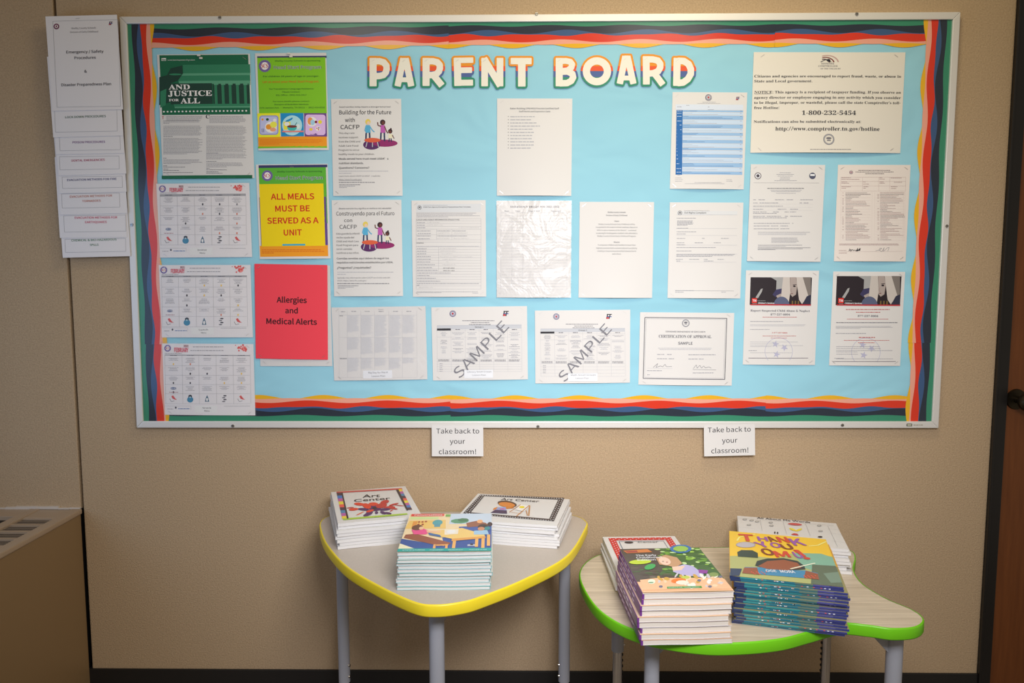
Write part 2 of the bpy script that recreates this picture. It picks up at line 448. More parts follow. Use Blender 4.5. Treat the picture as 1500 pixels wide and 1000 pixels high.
mb = MB(); mb.box(-0.128, -0.030, 1.215, 1.297, CZ-0.008, CZ+0.001, capm); mb.build('top_plate', hc, bevel=0.001)
mb = MB(); mb.box(WX-CX+0.002, -0.162, 1.225, 1.297, CZ-0.03, CZ+0.002, capm); mb.build('top_plate', hc, bevel=0.001)
mb = MB(); mb.box(WX-CX+0.002, -0.215, -1.25, 1.225, CZ-0.12, CZ-0.022, capm); mb.build('sill_shelf', hc, bevel=0.002)
mb = MB(); mb.box(-0.215, -0.163, -1.25, 1.225, CZ-0.12, CZ-0.010, darkm); mb.box(-0.128, -0.030, -1.25, 1.215, CZ-0.12, CZ-0.0045, darkm); mb.build('recess_shade', hc)  # shallow dark blocks: painted shade of the recess and the grille openings
barm = capm; bar = None
bar = MB(); bar.box(-0.130, -0.028, -0.006, 0.006, -0.012, 0, barm)
sl = MB(); sl.box(-0.130, -0.028, -0.0009, 0.0009, -0.0019, -0.0012, barm)
bo = so = None; y = 1.215
while y > -1.2:
    if bo is None: bo = bar.build('grille_bar', hc); o = bo
    else: o = bo.copy(); COL.objects.link(o); o.parent = hc
    o.location = (0, y, CZ)
    for k in range(4):
        if so is None: so = sl.build('slat', hc); o = so
        else: o = so.copy(); COL.objects.link(o); o.parent = hc
        o.location = (0, y-0.0145-k*0.0097, CZ)
    y -= 0.058

# ------------------------------------------------------------------ notice board
ALU = mat('brushed_aluminium', (0.78, 0.77, 0.75), 0.42, 0.25)
bz0, bz1 = 2.1083-1.2192, 2.1083; bx0, bx1 = 0.0427-1.2192, 0.0427+1.2192
TLb, TRb, BRb, BLb = [on_y(*p, -0.02) for p in ((174.5, 24), (1407.3, 17.3), (1375, 627), (200, 626.5))]
board = empty('notice_board', tuple((BLb+BRb)/2), label='large wall notice board with silver aluminium frame and light blue paper background', cat='notice board')
off0 = Vector(board.location)
def bb_prism(mb, P, y0, y1, m_):
    P = [np.array(p)-np.array(off0) for p in P]
    v = [(p[0], y0, p[2]) for p in P]+[(p[0], y1, p[2]) for p in P]; n = len(P)
    mb.mesh(v, [tuple(range(n)), tuple(range(2*n-1, n-1, -1))]+[(i, n+i, n+(i+1) % n, (i+1) % n) for i in range(n)], m_)
FWm = 0.0205
cen = (TLb+TRb+BRb+BLb)/4
def inset(P, d):
    o = []
    n = len(P)
    for i in range(n):
        p = P[i]; a = P[i-1]-p; b = P[(i+1) % n]-p; a /= np.linalg.norm(a); b /= np.linalg.norm(b)
        o.append(p+(a+b)*d)
    return o
outer = [TLb, TRb, BRb, BLb]; inner = inset(outer, FWm)
for i in range(4):
    j = (i+1) % 4
    mb = MB(); bb_prism(mb, [outer[i], outer[j], inner[j], inner[i]], 0.0, 0.020, ALU)
    mb.build('frame_rail', board, bevel=0.0022)
bluem = mat('light_blue_paper', alb((159, 210, 220)), 0.75, spec=0.2)
def blue_paper():
    n, l = nodes_of(bluem); b = n['Principled BSDF']
    tc = n.new('ShaderNodeTexCoord'); mp = n.new('ShaderNodeMapping'); mp.inputs['Scale'].default_value = (1.0, 1, 1.8)
    nz = n.new('ShaderNodeTexNoise'); nz.inputs['Scale'].default_value = 3.0; nz.inputs['Detail'].default_value = 2; nz.inputs['Distortion'].default_value = 0.6
    bp = n.new('ShaderNodeBump'); bp.inputs['Strength'].default_value = 0.6; bp.inputs['Distance'].default_value = 0.035
    l.new(tc.outputs['Object'], mp.inputs[0]); l.new(mp.outputs[0], nz.inputs['Vector']); l.new(nz.outputs[0], bp.inputs['Height']); l.new(bp.outputs[0], b.inputs['Normal'])
blue_paper()
mb = MB(); bb_prism(mb, inner, 0.0075, 0.020, bluem); mb.build('backing_paper', board)
SCR = mat('screw_metal', (0.45, 0.44, 0.42), 0.3, 0.9)
CLIP = mat('clip_plastic', (0.75, 0.73, 0.7), 0.4)
for px, py in ((322, 25.5), (786, 20.3), (1255, 20.5), (193, 329), (1387, 331), (341, 623.5), (788, 624.5), (1234, 622.5)):
    p = on_y(px, py, -0.021)-np.array(off0); mb = MB()
    mb.tube((p[0], 0.002, p[2]), (p[0], -0.0025, p[2]), 0.0055, 0.0045, SCR, 14)
    mb.box(p[0]-0.004, p[0]+0.004, -0.0029, -0.0024, p[2]-0.0006, p[2]+0.0006, BLK); mb.build('screw', board, smooth='auto')
S = wall_surf([(1326, 617), (1376, 617), (1374, 627), (1326, 627)], -0.0203); S.zoom(1300, 590, 15)
gk = ink((70, 70, 60)); S.rect(422, 455, 540, 512, gk, 1, 'maker_mark'); S.rect(438, 468, 512, 500, ink((205, 200, 170)), 2, 'maker_mark'); S.rect(516, 468, 526, 500, ink((205, 200, 170)), 2, 'maker_mark')
S.greek(568, 775, 492, 20, ink((165, 150, 125)), part='maker_mark')
for o in S.finish(board): o.location = -off0

# ------------------------------------------------------------------ wavy border strips
BW = [ink((62, 140, 105)), ink((48, 54, 64)), ink((66, 92, 128)), ink((226, 60, 38)), ink((246, 168, 140)), ink((242, 180, 40))]
for q in BW: q.node_tree.nodes['Principled BSDF'].inputs['Roughness'].default_value = 0.18; q.node_tree.nodes['Principled BSDF'].inputs['Specular IOR Level'].default_value = 0.55
ORG = ink((235, 85, 32), rough=0.3)
TRN = 94.3
def strip(label, A, B, inward, width, x_ref, y_off, seedp=0.0, flip=1):
    """A,B: outer edge ends in the picture; bands run along it. inward: unit picture direction; width in px"""
    A3, B3 = on_y(*A, y_off), on_y(*B, y_off)
    ex = B3-A3; L = np.linalg.norm(ex); ex /= L
    nin = np.array([-ex[2], 0, ex[0]])*flip
    Lpx = math.hypot(B[0]-A[0], B[1]-A[1]); k = L/Lpx
    W_ = width*k; N = max(8, int(Lpx/3)); mb = MB()
    def bnd(i, s_):   # boundary i at picture distance s_ from phase reference
        c = lambda lam, ph: math.cos(2*math.pi*(s_-x_ref)/lam+ph)
        if i == 0: return 0.0
        if i == 1: return 0.22+0.028*c(113, 1.2+seedp)
        if i == 2: return 0.43+0.072*c(117, 0.0+seedp)
        if i == 3: return 0.535+0.03*c(97, 2.0)+0.02*c(61, 0.5)
        if i == 4: return 0.745+0.050*c(116, 0.4+seedp)
        if i == 5: return max(0.86+0.018*c(TRN, math.pi), 0.80)
        return 0.925+0.075*c(TRN, 0.0)
    rows = []
    for t in range(N+1):
        s_ = Lpx*t/N; r = [bnd(i, s_) for i in range(7)]
        for i in range(1, 7): r[i] = max(r[i], r[i-1]+0.003)
        rows.append([A3+ex*L*t/N+nin*W_*q for q in r])
    for t in range(N):
        for i in range(6):
            mb.face([rows[t][i], rows[t][i+1], rows[t+1][i+1], rows[t+1][i]], BW[i])
    o = mb.build('border_strip'); 
    return tag(o, label, 'border strip', 'wavy rainbow border strips')
ybs = BOARD_Y-0.0004
top = [((200, 33), (657, 29)), ((657, 29), (1136, 27)), ((1136, 27), (1362, 27.5))]
lt = ['rainbow wavy border strip along the top edge, left length above the green poster', 'rainbow wavy border strip along the top edge, middle length above the cut-out title', 'rainbow wavy border strip along the top edge, right length above the hotline notice']
for (A, B), lb in zip(top, lt): strip(lb, A, B, 1, 41, 285-A[0] if A[0] < 600 else (657-A[0] if A[0] < 1000 else 1232-A[0]), ybs, flip=-1)
bot = [((212, 616.7), (660, 617.2)), ((660, 617.2), (1121, 617.2)), ((1121, 617.2), (1345, 617))]
lb_ = ['rainbow wavy border strip along the bottom edge, left length below the lesson plans', 'rainbow wavy border strip along the bottom edge, middle length between the two seams', 'rainbow wavy border strip along the bottom edge, right length below the hotline posters']
for (A, B), lb in zip(bot, lb_): strip(lb, A, B, 1, 39, 475-A[0] if A[0] < 600 else (755-A[0] if A[0] < 1000 else 1215-A[0]), ybs, seedp=0.8, flip=1)
ybs2 = ybs-0.0004
strip('rainbow wavy border strip down the left edge, upper length beside the green poster', (184, 33), (204.5, 504), 1, 42, 92, ybs2, flip=1)
strip('rainbow wavy border strip down the left edge, lower length beside the bottom menu', (204.5, 504), (209, 617), 1, 40, 0, ybs2, flip=1)
strip('rainbow wavy border strip down the right edge, upper length beside the hotline notice', (1396.5, 27.5), (1371.5, 502), 1, 43, 94, ybs2, flip=-1)
strip('rainbow wavy border strip down the right edge, lower length in the bottom right corner', (1371.5, 502), (1366, 617), 1, 40, 0, ybs2, flip=-1)

# ------------------------------------------------------------------ cut-out letters
def d_box(X, Y, x0, y0, x1, y1, hw, rnd=5):
    cx, cy = (x0+x1)/2, (y0+y1)/2; L = math.hypot(x1-x0, y1-y0); ux, uy = (x1-x0)/L, (y1-y0)/L
    a = np.abs((X-cx)*ux+(Y-cy)*uy)-L/2+rnd; b = np.abs(-(X-cx)*uy+(Y-cy)*ux)-hw+rnd
    return np.hypot(np.maximum(a, 0), np.maximum(b, 0))+np.minimum(np.maximum(a, b), 0)-rnd
def d_cap(X, Y, pts, hw):
    D = np.full(X.shape, 1e9)
    for (x0, y0), (x1, y1) in zip(pts, pts[1:]):
        dx, dy = x1-x0, y1-y0; t = np.clip(((X-x0)*dx+(Y-y0)*dy)/(dx*dx+dy*dy), 0, 1)
        D = np.minimum(D, np.hypot(X-x0-t*dx, Y-y0-t*dy))
    return D-hw
def in_poly(X, Y, P):
    ins = np.zeros(X.shape, bool); n = len(P)
    for i in range(n):
        x0, y0 = P[i]; x1, y1 = P[(i+1) % n]
        if y0 == y1: continue
        c = ((y0 > Y) != (y1 > Y)) & (X < (x1-x0)*(Y-y0)/(y1-y0)+x0); ins ^= c
    return ins
def march(D, X, Y, emit):
    """marching squares of D<0; full cells merge along the row"""
    ny, nx = D.shape
    for j in range(ny-1):
        run = None
        for i in range(nx-1):
            c = [(X[j, i], Y[j, i], D[j, i]), (X[j, i+1], Y[j, i+1], D[j, i+1]), (X[j+1, i+1], Y[j+1, i+1], D[j+1, i+1]), (X[j+1, i], Y[j+1, i], D[j+1, i])]
            neg = sum(q[2] < 0 for q in c)
            if neg == 4:
                if run is None: run = i
                continue
            if run is not None:
                emit([(X[j, run], Y[j, run]), (X[j, i], Y[j, i]), (X[j+1, i], Y[j+1, i]), (X[j+1, run], Y[j+1, run])], Y[j, i]); run = None
            if neg == 0: continue
            P = []
            for k in range(4):
                a, b = c[k], c[(k+1) % 4]
                if a[2] < 0: P.append((a[0], a[1]))
                if (a[2] < 0) != (b[2] < 0):
                    t = a[2]/(a[2]-b[2]); P.append((a[0]+t*(b[0]-a[0]), a[1]+t*(b[1]-a[1])))
            if len(P) >= 3: emit(P, Y[j, i])
        if run is not None:
            emit([(X[j, run], Y[j, run]), (X[j, nx-1], Y[j, nx-1]), (X[j+1, nx-1], Y[j+1, nx-1]), (X[j+1, run], Y[j+1, run])], Y[j, run])
ov = [(487+89*math.cos(t*math.pi/14), 198+88*math.sin(t*math.pi/14)) for t in range(29)]
L1 = [('P', 'PARENT', [('b', 95, 85, 95, 325, 30), ('c', [(110, 113), (150, 113), (185, 123), (207, 150), (210, 178), (203, 208), (183, 230), (150, 238), (110, 240)], 27)], [(95, 113), (150, 113), (207, 152), (207, 205), (150, 240), (95, 240)]),
 ('A', 'PARENT', [('b', 352, 88, 302, 325, 27), ('b', 370, 88, 418, 325, 27), ('b', 340, 105, 382, 105, 20), ('b', 315, 270, 410, 270, 20)], [(360, 110), (310, 270), (410, 270)]),
 ('R', 'PARENT', [('b', 543, 85, 543, 322, 30), ('c', [(560, 113), (600, 113), (638, 122), (658, 145), (660, 172), (652, 200), (630, 222), (590, 230), (560, 232)], 27), ('b', 598, 222, 678, 320, 28)], [(545, 113), (600, 113), (660, 150), (655, 200), (590, 232), (545, 232)]),
 ('E', 'PARENT', [('b', 806, 85, 812, 322, 30), ('b', 780, 107, 942, 104, 23), ('b', 800, 190, 932, 188, 24), ('b', 785, 296, 940, 294, 25)], [(830, 100), (930, 100), (930, 295), (830, 295)]),
 ('N', 'PARENT', [('b', 1038, 85, 1038, 325, 28), ('b', 1168, 85, 1168, 325, 28), ('b', 1030, 90, 1172, 322, 29)], None),
 ('T', 'PARENT', [('b', 1258, 112, 1435, 112, 27), ('b', 1352, 100, 1352, 327, 32)], None)]
L2 = [('B', 'BOARD', [('b', 168, 85, 168, 325, 30), ('c', [(180, 112), (225, 110), (262, 118), (278, 140), (270, 168), (240, 190), (180, 198)], 25), ('c', [(180, 202), (240, 200), (280, 220), (286, 250), (270, 280), (235, 298), (180, 300)], 27)], [(168, 112), (235, 112), (270, 140), (255, 195), (280, 250), (235, 300), (168, 300)]),
 ('O', 'BOARD', [('c', ov, 31)], [(487+89*math.cos(t*math.pi/8), 198+88*math.sin(t*math.pi/8)) for t in range(16)]),
 ('A', 'BOARD', [('b', 728, 70, 680, 305, 27), ('b', 744, 70, 796, 305, 27), ('b', 715, 85, 757, 85, 20), ('b', 690, 255, 785, 255, 20)], [(735, 95), (690, 255), (785, 255)]),
 ('R', 'BOARD', [('b', 903, 70, 905, 310, 29), ('c', [(920, 97), (960, 98), (1002, 108), (1022, 135), (1022, 165), (1005, 198), (960, 215), (920, 218)], 27), ('b', 968, 210, 1045, 313, 27)], [(905, 98), (960, 98), (1020, 140), (1005, 200), (960, 216), (905, 216)]),
 ('D', 'BOARD', [('b', 1165, 85, 1160, 322, 30), ('c', [(1180, 110), (1222, 112), (1262, 138), (1281, 180), (1280, 222), (1255, 265), (1215, 293), (1180, 297)], 28)], [(1165, 110), (1225, 112), (1280, 180), (1255, 265), (1180, 297), (1165, 297)])]
CUT = [ink((240, 150, 40)), ink((240, 90, 45)), ink((82, 100, 150)), ink((52, 140, 108))]; CREAM = ink((246, 236, 214))
whichA = {'PARENT': 'in the first word', 'BOARD': 'in the second word'}
for lst, ox in ((L1, 530), (L2, 790)):
    for ch, word, prim, fill in lst:
        xs = [];
        for p in prim:
            if p[0] == 'b': xs += [p[1]-p[5], p[1]+p[5], p[3]-p[5], p[3]+p[5]]
            else: xs += [q[0]-p[2] for q in p[1]]+[q[0]+p[2] for q in p[1]]
        X, Y = np.meshgrid(np.arange(min(xs)-24, max(xs)+26, 3.0), np.arange(40, 372, 3.0))
        D = np.full(X.shape, 1e9)
        for p in prim: D = np.minimum(D, d_box(X, Y, *p[1:]) if p[0] == 'b' else d_cap(X, Y, p[1], p[2]))
        Do = D-17
        if fill: Do = np.where(in_poly(X, Y, fill), np.minimum(Do, -1), Do)
        def P3(q, y): return on_y(ox+q[0]/5.77, 70+q[1]/5.77, y)
        out = MB()
        yo = BOARD_Y-0.003
        ctr = P3((X.mean(), 340), yo)
        def em(P, yy):
            k = 0 if yy < 152 else 1 if yy < 196 else 2 if yy < 246 else 3
            out.face([P3(q, yo)-ctr for q in P], CUT[k])
        march(Do, X, Y, em)
        ord_ = {'A': ' ' + whichA[word], 'R': ' ' + whichA[word]}.get(ch, ' in the title')
        lab = 'cream cut-out letter %s with rainbow outline, %s of the title %s' % (ch, {'PARENT': 'first word', 'BOARD': 'second word'}[word], 'PARENT BOARD')
        root = tag(out.build('letter_cutout', loc=tuple(ctr)), lab, 'letter', 'title letter cut-outs')
        inn = MB(); yi = yo-0.0004
        march(D, X, Y, lambda P, yy: inn.face([P3(q, yi)-ctr for q in P], CREAM))
        inn.build('letter_face', root)
        for q in prim[:1]:
            sx_, sy_ = (q[1], q[2]+22) if q[0] == 'b' else (480, 110)
            b = MB(); a_ = P3((sx_-12, sy_+9), yi-0.0004)-ctr; c_ = P3((sx_+12, sy_-9), yi-0.0004)-ctr; n_ = np.array([0, 0, 0.0005])
            b.face([a_-n_, c_-n_, c_+n_, a_+n_], STAPLE); b.build('staple', root)

# ------------------------------------------------------------------ printed sheets on the board
K = ink((45, 42, 45)); G1 = ink((120, 116, 118)); G2 = ink((160, 156, 156)); G3 = ink((190, 186, 185)); WH = ink((240, 236, 232)); LB = ink((198, 196, 194))
LW = (205, 200, 206)     # how white paper reads on the dimmer, cooler left side
kL = ink((50, 46, 60), LW); gL = ink((115, 112, 122), LW); g2L = ink((150, 147, 156), LW)
PALE.update({K.name: ink((112, 108, 112)), G1.name: ink((158, 154, 156)), G2.name: ink((184, 180, 180)), kL.name: ink((100, 97, 108), LW), gL.name: ink((142, 138, 148), LW)})
RED = ink((206, 62, 62)); PUR = ink((96, 82, 120))
def seal(S, X, Y, r, c=PUR, c2=WH, part='seal'):
    S.ell(X, Y, r, r, c, 2, part, 22); S.ring(X, Y, r*0.80, r*0.10, c2, 3, part, 22); S.ell(X, Y, r*0.52, r*0.52, c2, 3, part, 18)
    S.ell(X, Y, r*0.22, r*0.38, RED, 4, part, 12); S.ring(X, Y, r*0.36, r*0.12, c, 4, part, 12)
def grey_seal(S, X, Y, r, c=G1, part='seal'):
    S.ring(X, Y, r, r*0.10, c, 2, part, 24); S.ring(X, Y, r*0.8, r*0.06, c, 2, part, 20)
    S.ell(X, Y-r*0.2, r*0.5, r*0.22, c, 2, part, 12); S.rect(X-r*0.35, Y+r*0.1, X+r*0.35, Y+r*0.3, c, 2, part)
    S.ring(X, Y, r*0.95, r*0.18, G3, 1, part, 24)

# 1 justice poster
S = sheet('poster', [(232, 79.6), (368.4, 79), (370.4, 260.4), (236.6, 262)], 'poster with dark green columned header reading AND JUSTICE FOR ALL, above the menus', 'poster', bulge=sheet_bulge(.001, .002))
S.zoom(225, 70, 5)
DG = ink((24, 92, 66), LW); MG = ink((46, 116, 88), LW); LG = ink((84, 146, 120), LW); XG = ink((28, 58, 50), LW); wL = ink((222, 220, 226), LW)
S.rect(42, 55, 709, 487, DG, 1)
S.rect(215, 125, 709, 185, MG, 2); S.rect(190, 188, 709, 200, LG, 2); S.rect(180, 205, 709, 245, MG, 2); S.rect(185, 244, 709, 262, LG, 2)
S.rect(120, 262, 435, 412, XG, 2); S.rect(435, 264, 709, 412, XG, 2)
for x in (445, 497, 550, 604, 660, 700): S.rect(x, 268, x+(26 if x < 690 else 9), 412, MG, 3); S.rect(x-3, 262, x+(30 if x < 690 else 9), 272, LG, 4); S.rect(x+4, 272, x+9, 408, LG, 4)
S.rect(150, 414, 709, 428, MG, 3); S.rect(155, 432, 709, 438, LG, 3)
S.poly([(42, 215), (100, 200), (125, 150), (210, 130), (215, 190), (180, 240), (120, 262), (120, 400), (42, 420)], XG, 2)
S.poly([(50, 320), (95, 300), (90, 420), (50, 440)], MG, 3); S.ell(160, 195, 46, 7, MG, 3)
S.rect(58, 76, 92, 95, wL, 2, 'emblem'); S.rect(62, 86, 90, 92, DG, 3, 'emblem')
S.text('United States Department of Agriculture', 104, 302, 95, 9, wL)
S.text('AND', 112, 268, 306, 35, wL, 'serif', 0.012); S.text('JUSTICE', 108, 430, 354, 38, wL, 'serif', 0.012)
S.text('FOR', 114, 186, 392, 17, wL, 'serif', 0.012); S.text('ALL', 200, 342, 408, 38, wL, 'serif', 0.012)
for i in range(23): S.ell(76+i*27.4, 468-i*0.3, 7, 6, wL, 2, n=10)
S.text('T', 64, 76, 522, 22, RED, 'serif'); S.text('C', 384, 412, 518, 26, kL, 'serif', -0.012)
for X0, X1, rows in ((72, 362, [(500, 4, .9), (532, 3, .15), (572, 8, .95), (648, 1, .25), (662, 12, .9), (765, 2, .6), (806, 1, .08), (818, 4, .7), (862, 1, .1), (872, 1, .55), (886, 1, .12), (896, 1, .4), (912, 1, .75)]),
                     (388, 685, [(500, 6, .8), (572, 8, .9), (650, 2, .95), (668, 7, .9), (732, 5, .3), (775, 5, .4), (830, 1, .25), (842, 4, .5), (882, 1, .08), (892, 1, .5), (906, 1, .3), (916, 1, .4)])):
    for y, n, la in rows: S.para(X0+(22 if y == 500 else 0), X1, y+4, n, 9.3, 4.2, gL if n > 1 else kL, la, seed=int(X0+y))
S.rect(60, 936, 724, 956, DG, 1); S.greek(70, 235, 950, 5, MG); S.greek(395, 600, 950, 5, MG)

# 2 green programme poster
def scs(S, X, Y, r):
    S.ell(X, Y, r, r, ink((105, 85, 150), LW), 2, 'seal', 26)
    for i in range(18):
        t = i*math.pi/9; S.ell(X+math.cos(t)*r, Y+math.sin(t)*r, r*.13, r*.13, ink((105, 85, 150), LW), 2, 'seal', 8)
    S.ell(X, Y, r*.68, r*.68, wL, 3, 'seal', 22); S.text('SCS', X-r*.6, X+r*.6, Y+r*.35, r*.72, ink((175, 40, 60), LW), 'serif', 0.01, 4, 'seal')
NV = ink((52, 50, 96), LW); GRN = ink((118, 178, 34), LW); OR = ink((240, 140, 30), LW); DKG = ink((35, 80, 40), LW)
S = sheet('poster', [(375, 78), (479.6, 77.2), (480, 219.6), (376.9, 220.4)], 'bright green flyer with three meal pictures along its foot, above the yellow meals flyer', 'poster', staples=[(.5, .03, 0)])
S.zoom(370, 70, 6.25)
S.rect(42, 78, 678, 92, NV, 1); S.rect(42, 92, 680, 600, GRN, 1)
scs(S, 112, 167, 52)
S.text('Shelby County Schools is sponsoring', 205, 622, 127, 13, DKG, off=.01)
S.text('Head Start Program', 196, 630, 196, 31, wL, off=.03, layer=3); S.text('Head Start Program', 196, 630, 196, 31, NV, off=.0, layer=4)
S.text('For children 18 years of age or younger.', 98, 610, 270, 14, DKG, off=.01)
S.text('Let us assist your Head Start Program.', 94, 612, 322, 19, ink((200, 90, 20), LW), off=.012)
S.text('For Translations/ Language Assistance', 155, 560, 384, 12, DKG, off=.008); S.text('Please Contact:', 276, 436, 412, 12, DKG, off=.008)
S.text('ESL Office - (901) 416-2417', 218, 496, 441, 12, DKG, off=.008); S.text('For more details please contact:', 190, 524, 498, 11, DKG, off=.008)
S.text('Division of Nutrition Services', 204, 514, 527, 12, DKG, off=.01); S.text('2176 Jackson Ave. • Memphis, TN 38112 • (901) 416-6550', 62, 662, 557, 12, DKG, off=.008)
S.rect(44, 600, 258, 818, ink((240, 225, 40), LW), 2); S.rect(258, 600, 474, 812, ink((30, 130, 190), LW), 2); S.rect(474, 600, 682, 812, ink((100, 60, 130), LW), 2)
def rrect(S, x0, y0, x1, y1, r, c, layer, part='printed_picture'):
    P = []
    for cx, cy, a in ((x1-r, y1-r, 0), (x0+r, y1-r, 90), (x0+r, y0+r, 180), (x1-r, y0+r, 270)):
        for k in range(5): t = math.radians(a+k*22.5); P.append((cx+r*math.cos(t), cy+r*math.sin(t)))
    S.poly(P, c, layer, part)
LV = ink((178, 178, 220), LW); rrect(S, 62, 620, 240, 798, 26, ink((140, 140, 200), LW), 3); rrect(S, 72, 630, 230, 788, 20, LV, 4)
S.ell(170, 728, 55, 52, wL, 5); S.ell(195, 705, 32, 28, ink((245, 225, 80), LW), 6); S.ell(150, 725, 27, 24, ink((220, 140, 50), LW), 6); S.ell(190, 750, 28, 18, ink((235, 150, 120), LW), 6); S.ell(205, 665, 16, 16, wL, 5); S.ell(138, 657, 13, 12, DKG, 5); S.ell(92, 657, 10, 10, OR, 5)
S.rect(86, 740, 92, 775, NV, 5); S.rect(100, 740, 106, 775, NV, 5)
S.ell(365, 712, 92, 92, ink((165, 205, 240), LW), 3, n=28); S.poly([(285, 680), (350, 678), (352, 750), (290, 752)], ink((245, 205, 60), LW), 4); S.ell(318, 700, 24, 18, wL, 5)
S.ell(365, 725, 45, 40, ink((60, 170, 170), LW), 5, a0=0, a1=180); S.ell(365, 722, 45, 12, ink((110, 50, 50), LW), 6); S.line(392, 712, 410, 686, 6, ink((60, 110, 120), LW), 6); S.ell(420, 722, 18, 22, ink((205, 225, 245), LW), 4)
S.rect(276, 762, 470, 774, ink((215, 120, 120), LW), 6)
rrect(S, 486, 612, 668, 800, 24, ink((205, 170, 225), LW), 3); S.ell(545, 678, 45, 45, wL, 4); S.ell(530, 672, 24, 34, ink((225, 140, 80), LW), 5); S.ell(552, 684, 20, 26, ink((150, 190, 220), LW), 6); S.ell(582, 680, 12, 12, ink((120, 20, 40), LW), 5)
S.ell(620, 680, 17, 17, ink((240, 200, 60), LW), 5); S.ell(600, 742, 22, 22, wL, 5); S.ell(592, 738, 6, 6, ink((200, 30, 40), LW), 6); S.ell(606, 750, 6, 6, ink((200, 30, 40), LW), 6); S.ell(608, 734, 6, 6, NV, 6); S.ell(537, 748, 16, 12, ink((240, 190, 60), LW), 5)
S.rect(50, 816, 682, 904, OR, 1); S.rect(50, 904, 682, 916, GRN, 1); S.para(70, 660, 846, 4, 13, 6, ink((215, 110, 20), LW), .3, seed=3)

# 3 yellow meals flyer
S = sheet('poster', [(376.7, 241.2), (481.8, 239.5), (482.5, 378.7), (378.3, 379.2)], 'yellow flyer reading ALL MEALS MUST BE SERVED AS A UNIT in red', 'poster', staples=[(.5, .03, 0)])
S.zoom(180, 220, 4.347)
YL = ink((230, 190, 10), LW); GR2 = ink((84, 160, 50), LW); RD = ink((190, 45, 20), LW)
S.rect(864, 96, 1302, 108, NV, 2); S.rect(864, 106, 1304, 465, GR2, 1); S.rect(868, 300, 1306, 606, ink((88, 62, 130), LW), 1); S.rect(868, 216, 1290, 608, YL, 2)
S.rect(1290, 216, 1300, 460, GR2, 2); S.rect(864, 216, 874, 460, GR2, 3); S.rect(874, 460, 880, 608, YL, 3); S.rect(1018, 597, 1164, 607, ink((70, 155, 180), LW), 3); S.rect(872, 608, 1308, 674, OR, 1)
scs(S, 920, 162, 32); S.text('Shelby County Schools is sponsoring', 982, 1268, 141, 9, DKG, off=.01)
S.text('Head Start Program', 975, 1275, 188, 22, wL, off=.03); S.text('Head Start Program', 975, 1275, 188, 22, NV, layer=4)
for t, a, b, y in (('ALL MEALS', 945, 1220, 314), ('MUST BE', 973, 1192, 390), ('SERVED AS A', 922, 1248, 467), ('UNIT', 1028, 1142, 542)): S.text(t, a, b, y, 36, RD, off=.028)
S.para(885, 1295, 636, 3, 10, 5, ink((200, 95, 20), LW), .2, seed=5)

